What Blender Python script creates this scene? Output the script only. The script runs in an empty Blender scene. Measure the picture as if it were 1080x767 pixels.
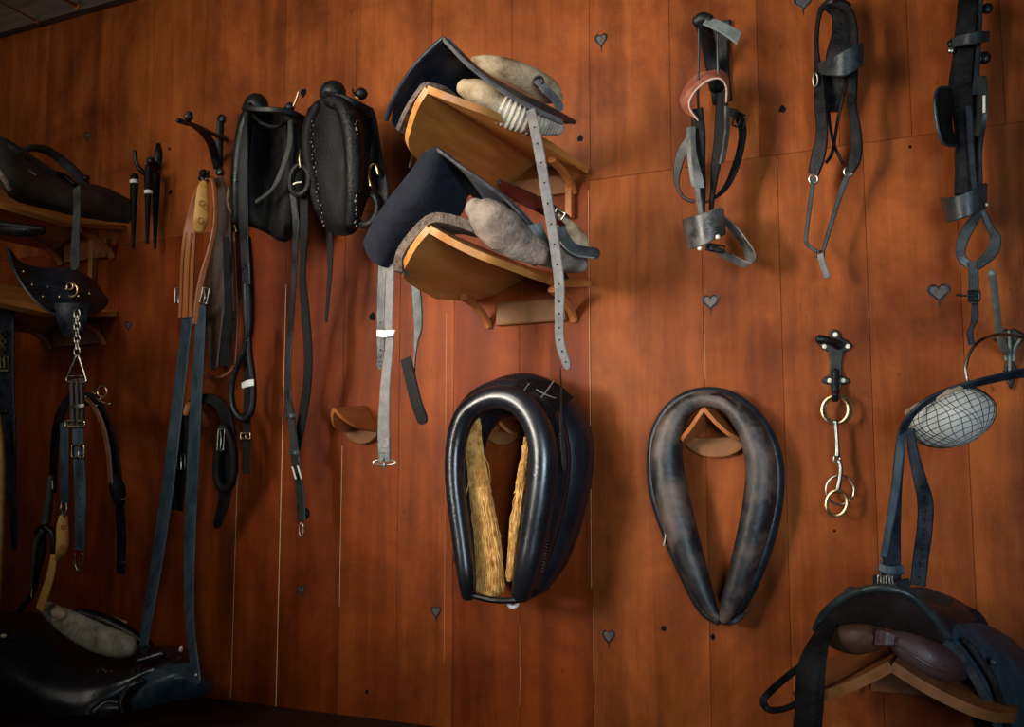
import bpy, math, random
from mathutils import Vector as V
random.seed(7)
C = bpy.context.scene.collection

# ---------------------------------------------------------------- camera
FPX, DIST, EYE = 1080.0, 2.4, 1.6
TH = math.atan(117 / 1080.0)
PSI = math.atan(.5 * math.cos(TH))
FW = V((-math.sin(PSI) * math.cos(TH), math.cos(PSI) * math.cos(TH), math.sin(TH)))
RT = V((math.cos(PSI), math.sin(PSI), 0))
UP = RT.cross(FW)
CAM = V((0, -DIST, EYE))
cd = bpy.data.cameras.new('camera'); co = bpy.data.objects.new('camera', cd); C.objects.link(co)
cd.lens = 36; cd.sensor_width = 36; cd.clip_start = .05
co.location = CAM
co.rotation_euler = FW.to_track_quat('-Z', 'Y').to_euler()
bpy.context.scene.camera = co

def P(u, v, d=0.0):
    """point that stands d metres off the wall (the wall is y = 0) where a sight line meets it"""
    r = FW + RT * ((u - 540) / FPX) - UP * ((v - 383.5) / FPX)
    return CAM + r * ((DIST - d) / r.y)
def Q(p):
    q = p - CAM; z = q.dot(FW)
    return V((540 + FPX * q.dot(RT) / z, 383.5 - FPX * q.dot(UP) / z))
def W(p):
    return p.copy() if isinstance(p, V) else P(*p[:3])
def mpp(p):
    return (p - CAM).dot(FW) / FPX
OUT = V((0, -1, 0))

# ---------------------------------------------------------------- materials
def mat(name, col, rough=.5, metal=0, col2=None, scale=30, stretch=(1, 1, 1), bump=.15, bscale=150, spec=.5, lo=.35, hi=.65, rvar=.12, sheen=0, coat=0, coords='Object'):
    m = bpy.data.materials.new(name); m.use_nodes = True
    nt = m.node_tree; N = nt.nodes; L = nt.links
    b = N['Principled BSDF']
    b.inputs['Roughness'].default_value = rough; b.inputs['Metallic'].default_value = metal
    b.inputs['Specular IOR Level'].default_value = spec
    if sheen: b.inputs['Sheen Weight'].default_value = sheen
    if coat:
        b.inputs['Coat Weight'].default_value = coat; b.inputs['Coat Roughness'].default_value = .25
    tc = N.new('ShaderNodeTexCoord'); mp = N.new('ShaderNodeMapping'); mp.inputs['Scale'].default_value = stretch
    L.new(tc.outputs[coords], mp.inputs[0])
    n1 = N.new('ShaderNodeTexNoise'); n1.inputs['Scale'].default_value = scale; n1.inputs['Detail'].default_value = 6; n1.inputs['Roughness'].default_value = .65
    L.new(mp.outputs[0], n1.inputs['Vector'])
    cr = N.new('ShaderNodeValToRGB'); cr.color_ramp.elements[0].position = lo; cr.color_ramp.elements[1].position = hi
    c2 = col2 or tuple(min(1, c * 1.5) for c in col)
    cr.color_ramp.elements[0].color = (*col, 1); cr.color_ramp.elements[1].color = (*c2, 1)
    L.new(n1.outputs['Fac'], cr.inputs[0]); L.new(cr.outputs[0], b.inputs['Base Color'])
    if rvar:
        mr = N.new('ShaderNodeMapRange'); mr.inputs[1].default_value = .3; mr.inputs[2].default_value = .7
        mr.inputs[3].default_value = max(.05, rough - rvar); mr.inputs[4].default_value = min(1, rough + rvar)
        L.new(n1.outputs['Fac'], mr.inputs[0]); L.new(mr.outputs[0], b.inputs['Roughness'])
    if bump:
        n2 = N.new('ShaderNodeTexNoise'); n2.inputs['Scale'].default_value = bscale; n2.inputs['Detail'].default_value = 4
        L.new(mp.outputs[0], n2.inputs['Vector'])
        bp = N.new('ShaderNodeBump'); bp.inputs['Strength'].default_value = bump; bp.inputs['Distance'].default_value = .004
        L.new(n2.outputs['Fac'], bp.inputs['Height']); L.new(bp.outputs[0], b.inputs['Normal'])
    return m

M = {}
M['black'] = mat('black leather', (.0040, .0036, .0040), .36, col2=(.011, .0095, .0098), scale=18, bump=.2, spec=.22)
M['shiny'] = mat('polished black leather', (.0065, .0065, .009), .29, col2=(.013, .012, .015), scale=9, bump=.12, bscale=50, rvar=.09, lo=.3, hi=.7, spec=.55)
M['matte'] = mat('dull black leather', (.0036, .0033, .0035), .55, col2=(.010, .0085, .0078), scale=25, bump=.4, spec=.10)
M['cracked'] = mat('cracked black leather', (.0042, .0036, .0038), .45, col2=(.028, .023, .020), scale=34, bump=.6, lo=.54, hi=.78, spec=.18)
M['navy'] = mat('blue black leather', (.0055, .0075, .012), .40, col2=(.014, .0185, .026), scale=26, bump=.18, spec=.28)
M['velvet'] = mat('dark blue felted leather', (.0060, .0065, .011), .8, col2=(.0125, .013, .021), scale=40, bump=.35, sheen=.08, spec=.1)
M['teal'] = mat('worn blue leather', (.013, .025, .036), .42, col2=(.032, .054, .072), scale=35, stretch=(1, 1, .4), bump=.15, spec=.4)
M['greyblack'] = mat('dusty black leather', (.018, .019, .017), .55, col2=(.045, .045, .040), scale=18, bump=.3, bscale=90, spec=.25)
M['greystrap'] = mat('worn grey leather', (.095, .083, .080), .6, col2=(.18, .162, .155), scale=45, bump=.15, spec=.3)
M['greytop'] = mat('rubbed grey leather', (.045, .040, .040), .5, col2=(.14, .12, .11), scale=22, bump=.25, spec=.3)
M['band'] = mat('grey noseband leather', (.026, .024, .022), .40, col2=(.13, .115, .10), scale=20, bump=.18, lo=.38, hi=.68, spec=.4)
M['slate'] = mat('slate grey leather', (.012, .0155, .017), .40, col2=(.030, .035, .037), scale=30, bump=.18, spec=.38)
M['worn'] = mat('worn collar leather', (.0085, .0080, .0095), .48, col2=(.18, .115, .09), scale=7, bump=.45, bscale=55, lo=.48, hi=.76, rvar=.08, spec=.4)
M['brown'] = mat('dark brown leather', (.035, .017, .010), .5, col2=(.07, .032, .017), scale=25, bump=.15)
M['redbrown'] = mat('red brown leather', (.11, .030, .012), .45, col2=(.18, .055, .022), scale=25, bump=.12)
M['tan'] = mat('tan leather', (.25, .066, .013), .45, col2=(.36, .11, .025), scale=22, stretch=(1, 1, .25), bump=.15, spec=.3)
M['ochre'] = mat('ochre leather', (.42, .19, .035), .5, col2=(.55, .28, .06), scale=30, bump=.15)
M['pinklining'] = mat('faded red leather', (.22, .050, .028), .55, col2=(.42, .16, .10), scale=30, bump=.15, lo=.4, hi=.7)
M['red'] = mat('red leather', (.060, .0055, .004), .42, col2=(.11, .012, .007), scale=20, bump=.1, spec=.35)
M['plum'] = mat('plum brown leather', (.030, .0125, .0125), .42, col2=(.066, .032, .032), scale=16, bump=.15, spec=.4)
M['russet'] = mat('russet leather', (.038, .0145, .0070), .45, col2=(.066, .026, .0125), scale=18, bump=.15, spec=.3)
M['cream'] = mat('soiled cream cloth', (.13, .072, .034), .85, col2=(.50, .36, .22), scale=17, bump=.5, bscale=220, lo=.33, hi=.62, spec=.2)
M['white'] = mat('white quilted cloth', (.30, .235, .17), .85, col2=(.54, .46, .36), scale=15, bump=.5, bscale=200, spec=.2)
M['greycloth'] = mat('weathered grey cloth', (.060, .040, .031), .9, col2=(.32, .24, .19), scale=13, bump=.8, bscale=110, lo=.34, hi=.70, spec=.2)
M['fleece'] = mat('matted fleece', (.06, .04, .03), .95, col2=(.19, .14, .11), scale=60, bump=1, bscale=300, spec=.1)
M['ball'] = mat('white cotton', (.34, .31, .26), .8, col2=(.56, .53, .48), scale=12, bump=.35, spec=.2)
M['dirtycotton'] = mat('dusty pale cotton', (.12, .10, .065), .9, col2=(.33, .30, .22), scale=22, bump=.5, spec=.15)
M['rim'] = mat('stained cotton hem', (.20, .12, .07), .9, col2=(.45, .34, .24), scale=50, bump=.5, spec=.1)
M['whitetape'] = mat('white tape', (.62, .60, .54), .5, col2=(.75, .73, .68))
M['straw'] = mat('straw', (.46, .20, .042), .7, col2=(.78, .44, .14), scale=45, bump=0, spec=.3, lo=.4, hi=.6)
M['iron'] = mat('black iron', (.006, .006, .007), .42, metal=.2, col2=(.014, .013, .013), scale=50, bump=.3, spec=.3)
M['greyiron'] = mat('grey painted iron', (.10, .115, .10), .5, col2=(.19, .2, .17), scale=40, bump=.2)
M['steel'] = mat('tarnished steel', (.16, .145, .12), .34, metal=1, col2=(.36, .33, .28), scale=30, bump=.05)
M['brass'] = mat('old brass', (.28, .20, .10), .34, metal=1, col2=(.50, .38, .21), scale=30, bump=.05)
M['pale'] = mat('pale horn', (.6, .52, .4), .5, col2=(.75, .68, .56))
M['hole'] = mat('punched hole', (.004, .0035, .0035), .9, bump=0, spec=.1)
M['heartmetal'] = mat('dull grey metal', (.030, .024, .023), .55, metal=.2, col2=(.085, .068, .062), scale=60, bump=.3)
M['rackwood'] = mat('varnished pale wood', (.37, .130, .024), .42, col2=(.56, .235, .055), scale=7, stretch=(4, .5, 4), bump=.06, bscale=40, rvar=.06)
M['pegwood'] = mat('varnished red wood', (.27, .075, .018), .45, col2=(.38, .12, .032), scale=8, stretch=(6, .6, 6), bump=.06, rvar=.06, spec=.25)
M['cavity'] = mat('brown black hide', (.010, .0055, .0050), .6, col2=(.020, .011, .010), scale=14, bump=.2, spec=.2)
M['rackbrown'] = mat('brown rack wood', (.15, .050, .014), .5, col2=(.23, .085, .027), scale=7, stretch=(4, .5, 4), bump=.06, spec=.2)
M['edgepink'] = mat('pale leather edge', (.40, .25, .19), .6, col2=(.55, .40, .32))
M['darkwood'] = mat('dark stained wood', (.018, .0075, .004), .6, col2=(.034, .014, .007), scale=9, stretch=(.5, 5, 5), bump=.1, spec=.2)
M['beam'] = mat('grey brown board', (.065, .044, .028), .6, col2=(.115, .080, .052), scale=9, stretch=(.5, 5, 5), bump=.2, spec=.2)
M['plaster'] = mat('plaster', (.45, .40, .33), .9, col2=(.5, .45, .38), scale=6)

def wall_mat():
    m = bpy.data.materials.new('stained pine planks'); m.use_nodes = True
    nt = m.node_tree; N = nt.nodes; L = nt.links; b = N['Principled BSDF']
    tc = N.new('ShaderNodeTexCoord')
    at = N.new('ShaderNodeAttribute'); at.attribute_name = 'tone'
    off = N.new('ShaderNodeVectorMath'); off.operation = 'SCALE'; off.inputs[0].default_value = (31, 17, 53); L.new(at.outputs['Fac'], off.inputs['Scale'])
    add = N.new('ShaderNodeVectorMath'); L.new(tc.outputs['Object'], add.inputs[0]); L.new(off.outputs[0], add.inputs[1])
    def noise(vec, sc, stretch, det=6, r=.6, dist=0):
        mp = N.new('ShaderNodeMapping'); mp.inputs['Scale'].default_value = stretch; L.new(vec, mp.inputs[0])
        n = N.new('ShaderNodeTexNoise'); n.inputs['Scale'].default_value = sc; n.inputs['Detail'].default_value = det; n.inputs['Roughness'].default_value = r; n.inputs['Distortion'].default_value = dist
        L.new(mp.outputs[0], n.inputs['Vector']); return n.outputs['Fac']
    def ramp(fac, stops):
        r = N.new('ShaderNodeValToRGB'); e = r.color_ramp.elements
        while len(e) < len(stops): e.new(.5)
        for i, (p, c) in enumerate(stops): e[i].position = p; e[i].color = (*c, 1) if len(c) == 3 else c
        L.new(fac, r.inputs[0]); return r.outputs[0]
    def mix(a, bb, fac, mode='MULTIPLY'):
        x = N.new('ShaderNodeMix'); x.data_type = 'RGBA'; x.blend_type = mode
        L.new(a, x.inputs['A']); L.new(bb, x.inputs['B'])
        if isinstance(fac, float): x.inputs['Factor'].default_value = fac
        else: L.new(fac, x.inputs['Factor'])
        return x.outputs['Result']
    grain = noise(add.outputs[0], 2.6, (6, 6, .45), 5, .55, .8)
    fine = noise(add.outputs[0], 60, (4, 4, .12), 4, .6)
    blot = noise(tc.outputs['Object'], 2.2, (1.25, 1, .75), 8, .70, .5)
    smear = noise(tc.outputs['Object'], 1.5, (.6, 1, 2.6), 6, .6, .3)
    speck = noise(tc.outputs['Object'], 30, (1, 1, .7), 5, .75)
    base = ramp(grain, [(.25, (.195, .043, .0075)), (.5, (.255, .061, .0112)), (.75, (.320, .084, .0165))])
    g = lambda v: (v, v, v)
    c = mix(base, ramp(fine, [(.3, g(.84)), (.7, g(1.06))]), .7)
    streak = noise(add.outputs[0], 2.0, (4.5, 4.5, .35), 5, .6, .5)
    c = mix(c, ramp(streak, [(.36, (.50, .42, .40)), (.52, g(1.0)), (.70, (1.16, 1.18, 1.20))]), .55)
    c = mix(c, ramp(blot, [(.36, (.40, .33, .31)), (.60, g(1.10))]), .85)
    c = mix(c, ramp(smear, [(.30, (.62, .52, .50)), (.52, g(1.05))]), .7)
    c = mix(c, ramp(speck, [(.26, g(.25)), (.36, g(1))]), .7)
    # ghost of something that once hung there: a long darker oval
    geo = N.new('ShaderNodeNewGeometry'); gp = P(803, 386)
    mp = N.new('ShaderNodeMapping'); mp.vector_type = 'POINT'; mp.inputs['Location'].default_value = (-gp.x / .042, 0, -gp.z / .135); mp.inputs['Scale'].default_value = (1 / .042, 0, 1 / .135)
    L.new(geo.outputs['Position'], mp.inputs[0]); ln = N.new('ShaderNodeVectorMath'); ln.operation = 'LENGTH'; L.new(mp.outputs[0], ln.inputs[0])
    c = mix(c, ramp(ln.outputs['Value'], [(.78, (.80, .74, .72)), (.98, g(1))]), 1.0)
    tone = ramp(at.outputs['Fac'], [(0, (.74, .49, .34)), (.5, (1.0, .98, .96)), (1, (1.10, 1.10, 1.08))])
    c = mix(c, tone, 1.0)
    L.new(c, b.inputs['Base Color'])
    rr = N.new('ShaderNodeMapRange'); rr.inputs[3].default_value = .38; rr.inputs[4].default_value = .58; L.new(blot, rr.inputs[0]); L.new(rr.outputs[0], b.inputs['Roughness'])
    b.inputs['Specular IOR Level'].default_value = .09
    bp = N.new('ShaderNodeBump'); bp.inputs['Strength'].default_value = .12; bp.inputs['Distance'].default_value = .003
    L.new(fine, bp.inputs['Height']); L.new(bp.outputs[0], b.inputs['Normal'])
    return m
M['wall'] = wall_mat()
M['seam'] = mat('bare wood edge', (.55, .27, .12), .7, col2=(.7, .4, .2), bump=0)

# ---------------------------------------------------------------- mesh builder
def cr(pts, k, closed=False):
    """Catmull-Rom through tuples/vectors of any length"""
    n = len(pts)
    if n < 3 and not closed:
        k2 = k
        return [tuple(a + (b - a) * j / k2 for a, b in zip(pts[0], pts[1])) for j in range(k2 + 1)]
    out = []
    segs = n if closed else n - 1
    for i in range(segs):
        if closed: p0, p1, p2, p3 = pts[i - 1], pts[i], pts[(i + 1) % n], pts[(i + 2) % n]
        else:
            p1, p2 = pts[i], pts[i + 1]
            p0 = pts[i - 1] if i else tuple(2 * a - b for a, b in zip(p1, p2))
            p3 = pts[i + 2] if i + 2 < n else tuple(2 * b - a for a, b in zip(p1, p2))
        for j in range(k):
            t = j / k
            out.append(tuple(.5 * (2 * b + (c - a) * t + (2 * a - 5 * b + 4 * c - d) * t * t + (3 * b - a - 3 * c + d) * t ** 3) for a, b, c, d in zip(p0, p1, p2, p3)))
    if not closed: out.append(tuple(pts[-1]))
    return out

class MB:
    def __init__(s): s.v = []; s.f = []; s.m = []; s.tone = []
    def add(s, verts, faces, mi=0):
        b = len(s.v); s.v += [V(x) for x in verts]
        for f in faces: s.f.append(tuple(b + i for i in f)); s.m.append(mi)
        return s
    def box(s, lo, hi, mi=0):
        x0, y0, z0 = lo; x1, y1, z1 = hi
        return s.add([(x0, y0, z0), (x1, y0, z0), (x1, y1, z0), (x0, y1, z0), (x0, y0, z1), (x1, y0, z1), (x1, y1, z1), (x0, y1, z1)],
                     [(0, 3, 2, 1), (4, 5, 6, 7), (0, 1, 5, 4), (1, 2, 6, 5), (2, 3, 7, 6), (3, 0, 4, 7)], mi)
    def rings(s, rings, closed=False, caps=True, mi=0):
        n = len(rings[0]); b = len(s.v)
        for r in rings: s.v += [V(x) for x in r]
        R = len(rings)
        for i in range(R if closed else R - 1):
            a, c = b + i * n, b + ((i + 1) % R) * n
            for j in range(n):
                k = (j + 1) % n
                s.f.append((a + j, a + k, c + k, c + j)); s.m.append(mi)
        if caps and not closed:
            s.f.append(tuple(b + j for j in reversed(range(n)))); s.m.append(mi)
            s.f.append(tuple(b + (R - 1) * n + j for j in range(n))); s.m.append(mi)
        return s
    def tube(s, pts, w=6, flat=1.0, closed=False, k=5, seg=10, mi=0, round_ends=True, ref=None, ripple=None):
        """round or flattened tube; w = half width in picture pixels at each point, flat = depth / width"""
        q = []
        for p in pts:
            p = tuple(p) if not isinstance(p, V) else tuple(p)
            if isinstance(p, V): pass
            ww = p[3] if len(p) > 3 else w
            x = P(*p[:3]); q.append((x.x, x.y, x.z, ww * mpp(x)))
        s.wtube(q, flat, closed, k, seg, mi, round_ends, ref, ripple); return s
    def wtube(s, q, flat=1.0, closed=False, k=5, seg=10, mi=0, round_ends=True, ref=None, ripple=None):
        c = cr(q, k, closed); n = len(c)
        if round_ends and not closed and n > 3:
            a, b = V(c[0][:3]), V(c[1][:3]); ta = (a - b).normalized()
            e, e2 = V(c[-1][:3]), V(c[-2][:3]); tb = (e - e2).normalized()
            ra, rb = c[0][3], c[-1][3]
            pre = [(*(a + ta * ra * math.sin(x) * .8), ra * math.cos(x)) for x in (1.45, 1.1, .75, .35)]
            post = [(*(e + tb * rb * math.sin(x) * .8), rb * math.cos(x)) for x in (.35, .75, 1.1, 1.45)]
            c = pre + c + post; n = len(c)
        P3 = [V(x[:3]) for x in c]; R = []
        for i in range(n):
            if closed: t = P3[(i + 1) % n] - P3[i - 1]
            else: t = P3[min(i + 1, n - 1)] - P3[max(i - 1, 0)]
            if t.length < 1e-9: t = V((0, 0, 1))
            t.normalize()
            view = (ref if ref is not None else (CAM - P3[i])).normalized()
            e1 = t.cross(view)
            if e1.length < .05: e1 = t.cross(V((0, 0, 1)) if abs(t.z) < .9 else V((1, 0, 0)))
            e1.normalize(); e2 = e1.cross(t)
            r = c[i][3]
            if ripple: r *= 1 + ripple[1] * math.sin(i * ripple[0])
            R.append([P3[i] + e1 * (r * math.cos(2 * math.pi * j / seg)) + e2 * (r * flat * math.sin(2 * math.pi * j / seg)) for j in range(seg)])
        return s.rings(R, closed, not closed, mi)
    def ribbon(s, A, B, th=.004, mi=0, closed=False, k=5):
        """leather band between two edges (world points), th thick"""
        A = [V(x) for x in cr([tuple(W(a)) for a in A], k, closed)]; B = [V(x) for x in cr([tuple(W(b)) for b in B], k, closed)]
        n = len(A); R = []
        for i in range(n):
            if closed: t = (A[(i + 1) % n] + B[(i + 1) % n] - A[i - 1] - B[i - 1])
            else: t = (A[min(i + 1, n - 1)] + B[min(i + 1, n - 1)] - A[max(i - 1, 0)] - B[max(i - 1, 0)])
            w = B[i] - A[i]; nn = w.cross(t)
            if nn.length < 1e-12: nn = V((0, -1, 0))
            nn.normalize(); w.normalize(); h = th / 2; e = min(h * .8, (B[i] - A[i]).length * .2)
            a, b = A[i], B[i]
            R.append([a + nn * h * .3, a + w * e + nn * h, b - w * e + nn * h, b + nn * h * .3, b - nn * h * .3, b - w * e - nn * h, a + w * e - nn * h, a - nn * h * .3])
        return s.rings(R, closed, not closed, mi)
    def strap(s, pts, w=8, th=.004, mi=0, n=OUT, k=5, closed=False, holes=None, hmi=1, point=False, rot=0):
        """strap along a centre line, w = full width in picture pixels"""
        q = []
        for p in pts:
            x = P(*p[:3]); q.append((x.x, x.y, x.z, p[3] if len(p) > 3 else w, p[4] if len(p) > 4 else rot))
        c = cr(q, k, closed)
        if point:
            L = c[-1]; K = c[-2]; t = (V(L[:3]) - V(K[:3])).normalized(); m = mpp(V(L[:3]))
            for f_, g_ in ((.25, .92), (.45, .7), (.58, .35)):
                c.append((*(V(L[:3]) + t * L[3] * m * f_), L[3] * g_, L[4]))
        m_ = len(c); A = []; B = []; NN = []
        for i in range(m_):
            p = V(c[i][:3])
            if closed: t = V(c[(i + 1) % m_][:3]) - V(c[i - 1][:3])
            else: t = V(c[min(i + 1, m_ - 1)][:3]) - V(c[max(i - 1, 0)][:3])
            t.normalize(); e = t.cross(n)
            if e.length < .05: e = V((1, 0, 0))
            e.normalize(); nn = e.cross(t)
            if c[i][4]:
                a = math.radians(c[i][4]); e = e * math.cos(a) + nn * math.sin(a); nn = e.cross(t)
            px = (Q(p + e * .001) - Q(p)).length / .001
            px = max(px, .35 / mpp(p))
            h = c[i][3] / px / 2
            A.append(p - e * h); B.append(p + e * h); NN.append((p, nn, e, t))
        R = []
        for i in range(m_):
            p, nn, e, t = NN[i]; a, b = A[i], B[i]; h = th / 2; ed = min(h * .8, (b - a).length * .2)
            R.append([a + nn * h * .3, a + e * ed + nn * h, b - e * ed + nn * h, b + nn * h * .3, b - nn * h * .3, b - e * ed - nn * h, a + e * ed - nn * h, a - nn * h * .3])
        s.rings(R, closed, not closed, mi)
        if holes:
            i0, i1, cnt, rad = holes
            for j in range(cnt):
                i = int((i0 + (i1 - i0) * j / max(1, cnt - 1)) * (m_ - 1)); p, nn, e, t = NN[i]
                r = rad * mpp(p); sg = 1 if nn.dot(CAM - p) > 0 else -1
                o = p + nn * sg * (th / 2 + .0006)
                s.add([o + e * r * math.cos(x * math.pi / 4) + t * r * math.sin(x * math.pi / 4) for x in range(8)], [tuple(range(8))], hmi)
        return s
    def sheet(s, rows, th=.006, k=4, mi=0):
        rows = [[tuple(W(p)) for p in r] for r in rows]
        rows = [cr(r, k) for r in rows]
        cols = [cr([r[j] for r in rows], k) for j in range(len(rows[0]))]
        G = [[V(cols[j][i]) for j in range(len(cols))] for i in range(len(cols[0]))]
        n, m_ = len(G), len(G[0]); T = []; Bt = []
        for i in range(n):
            for j in range(m_):
                a = G[min(i + 1, n - 1)][j] - G[max(i - 1, 0)][j]; b = G[i][min(j + 1, m_ - 1)] - G[i][max(j - 1, 0)]
                nn = a.cross(b)
                nn = nn.normalized() if nn.length > 1e-12 else V((0, 0, 1))
                T.append(G[i][j] + nn * th / 2); Bt.append(G[i][j] - nn * th / 2)
        o = n * m_; F = []
        for i in range(n - 1):
            for j in range(m_ - 1):
                a, b, c, d = i * m_ + j, i * m_ + j + 1, (i + 1) * m_ + j + 1, (i + 1) * m_ + j
                F.append((a, d, c, b)); F.append((o + a, o + b, o + c, o + d))
        per = [j for j in range(m_)] + [i * m_ + m_ - 1 for i in range(1, n)] + [(n - 1) * m_ + j for j in range(m_ - 2, -1, -1)] + [i * m_ for i in range(n - 2, 0, -1)]
        for a, b in zip(per, per[1:] + per[:1]): F.append((a, b, o + b, o + a))
        return s.add(T + Bt, F, mi)
    def ball(s, p, r, sq=(1, 1, 1), mi=0, seg=12, rings=7):
        c = W(p); r = r * mpp(c); vs = []; F = []
        for i in range(1, rings):
            a = math.pi * i / rings
            for j in range(seg):
                b = 2 * math.pi * j / seg
                vs.append(c + V((r * sq[0] * math.sin(a) * math.cos(b), r * sq[1] * math.sin(a) * math.sin(b), r * sq[2] * math.cos(a))))
        t, bt = len(vs), len(vs) + 1; vs += [c + V((0, 0, r * sq[2])), c - V((0, 0, r * sq[2]))]
        for i in range(rings - 2):
            for j in range(seg):
                k = (j + 1) % seg; F.append((i * seg + j, (i + 1) * seg + j, (i + 1) * seg + k, i * seg + k))
        for j in range(seg):
            k = (j + 1) % seg; F.append((t, j, k)); F.append((bt, (rings - 2) * seg + k, (rings - 2) * seg + j))
        return s.add(vs, F, mi)
    def ring(s, u, v, d, rx, ry, w=2, rot=0, tilt=0, mi=0, seg=8, n=20, flat=1.0):
        """metal ring as seen; tilt = how far its right side comes forward, metres"""
        a = math.radians(rot); pts = []
        for i in range(n):
            b = 2 * math.pi * i / n; x, y = rx * math.cos(b), ry * math.sin(b)
            pts.append((u + x * math.cos(a) - y * math.sin(a), v + x * math.sin(a) + y * math.cos(a), d + tilt * math.cos(b), w))
        return s.tube(pts, closed=True, k=1, seg=seg, mi=mi, flat=flat)
    def frame(s, u, v, d, hx, hy, w=1.3, rot=0, mi=0, tongue=True):
        """rectangular buckle"""
        a = math.radians(rot); r = .25
        loop = []
        for x, y in ((-1, -1 + r), (-1 + r, -1), (1 - r, -1), (1, -1 + r), (1, 1 - r), (1 - r, 1), (-1 + r, 1), (-1, 1 - r)):
            x *= hx; y *= hy; loop.append((u + x * math.cos(a) - y * math.sin(a), v + x * math.sin(a) + y * math.cos(a), d, w))
        s.tube(loop, closed=True, k=2, seg=8, mi=mi)
        if tongue:
            s.tube([(u - hy * -.95 * math.sin(a) * -1, v - hy * .95 * math.cos(a), d + .002), (u, v, d + .004), (u - math.sin(a) * hy * .95, v + hy * .95 * math.cos(a), d + .003)], w=w * .8, k=3, seg=6, mi=mi)
        return s
    def prism(s, outline, y0, y1, mi=0):
        """flat plate on the wall: outline of (x, z) in metres"""
        n = len(outline)
        return s.add([(x, y0, z) for x, z in outline] + [(x, y1, z) for x, z in outline],
                     [tuple(range(n)), tuple(reversed(range(n, 2 * n)))] + [(j, j + n, (j + 1) % n + n, (j + 1) % n) for j in range(n)], mi)
    def build(s, name, mats, parent=None, smooth=True, bevel=0, angle=38):
        me = bpy.data.meshes.new(name)
        if parent is not None: base = parent.matrix_world.translation if parent.type != 'EMPTY' or parent.parent is None else parent.location
        else:
            lo = [min(v[i] for v in s.v) for i in range(3)]; hi = [max(v[i] for v in s.v) for i in range(3)]
            base = V(((lo[0] + hi[0]) / 2, (lo[1] + hi[1]) / 2, lo[2]))
        b0 = V(BASE.get(parent.name, (0, 0, 0))) if parent is not None else base
        me.from_pydata([tuple(v - b0) for v in s.v], [], s.f)
        for m in (mats if isinstance(mats, (list, tuple)) else [mats]): me.materials.append(M[m])
        for p, i in zip(me.polygons, s.m): p.material_index = i
        me.validate()
        if smooth:
            for p in me.polygons: p.use_smooth = True
            try: me.set_sharp_from_angle(angle=math.radians(angle))
            except Exception: pass
        o = bpy.data.objects.new(name, me); C.objects.link(o)
        if parent is not None:
            o.parent = parent; BASE[o.name] = tuple(b0)
        else:
            o.location = base; BASE[o.name] = tuple(base)
        if bevel:
            bm = o.modifiers.new('bevel', 'BEVEL'); bm.width = bevel; bm.segments = 2; bm.limit_method = 'ANGLE'
        return o
BASE = {}
def tag(o, label, cat, group=None, kind=None):
    if label: o['label'] = label
    if cat: o['category'] = cat
    if group: o['group'] = group
    if kind: o['kind'] = kind
    return o
def thing(name, label, cat, base, group=None):
    o = bpy.data.objects.new(name, None); C.objects.link(o); o.empty_display_size = .05
    o.location = W(base); BASE[o.name] = tuple(o.location)
    return tag(o, label, cat, group)
def part(o, label): o['label'] = label; return o
def lines(r, *polys, w=1.0): pass

# ---------------------------------------------------------------- room
ZJ = P(655, 186).z
def wx(u, v=500): return P(u, v).x
XL, XR, ZC = -4.3, 2.6, 3.42
lower = [wx(u) for u in (60, 118, 165, 206, 250, 296, 360, 420, 478, 548, 624, 745, 829, 923, 1023)]
upper = [wx(u, 100) for u in (50, 110, 160, 215, 300, 375, 455, 540, 622, 707, 800, 884, 960, 1059)]
def planks(xs, z0, z1, mb, tones, lo=.20):
    xs = [x for x in xs if XL < x < XR]
    x = xs[0]
    while x - .24 > XL: x -= .24; xs.insert(0, x)
    x = xs[-1]
    while x + .24 < XR: x += .24; xs.append(x)
    xs = [XL] + xs + [XR]
    for a, b in zip(xs, xs[1:]):
        g = .0003; n0 = len(mb.f); bv = .0007
        x0, x1, w0, w1 = a + g, b - g, z0 + g, z1 - g
        mb.add([(x0, .02, w0), (x1, .02, w0), (x1, .02, w1), (x0, .02, w1), (x0, bv, w0), (x1, bv, w0), (x1, bv, w1), (x0, bv, w1),
                (x0 + bv, 0, w0 + bv), (x1 - bv, 0, w0 + bv), (x1 - bv, 0, w1 - bv), (x0 + bv, 0, w1 - bv)],
               [(8, 9, 10, 11), (4, 5, 9, 8), (5, 6, 10, 9), (6, 7, 11, 10), (7, 4, 8, 11), (0, 1, 5, 4), (1, 2, 6, 5), (2, 3, 7, 6), (3, 0, 4, 7)])
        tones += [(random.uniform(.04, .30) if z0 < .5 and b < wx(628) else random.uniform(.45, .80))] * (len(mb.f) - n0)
wb = MB(); tones = []
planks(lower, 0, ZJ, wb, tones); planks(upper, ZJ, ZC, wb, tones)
wb.box((XL, .02, 0), (XR, .12, ZC)); tones += [0.0] * 6
nb = len(wb.f)
a = wx(297); wb.box((a - .0016, -.0004, P(292, 748).z), (a + .0012, .004, P(305, 300).z), 1)
a = wx(250.4); wb.box((a - .0009, -.0003, P(250, 737).z), (a + .0007, .004, P(252, 480).z), 1)
a = wx(360.5); wb.box((a - .0008, -.0003, P(359, 640).z), (a + .0006, .004, P(360, 470).z), 1)
for u_, v0, v1, wd in ((622.5, 620, 200, .0009), (624, 745, 640, .0006), (470, 700, 330, .0005), (548, 745, 660, .0004), (745, 400, 335, .0004)):
    a = wx(u_, 450); wb.box((a - wd / 2, -.0002, P(u_, v0).z), (a + wd / 2, .004, P(u_, v1).z), 1)
tones += [.5] * (len(wb.f) - nb)
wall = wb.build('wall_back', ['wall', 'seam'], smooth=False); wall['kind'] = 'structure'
att = wall.data.attributes.new('tone', 'FLOAT', 'FACE')
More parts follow.
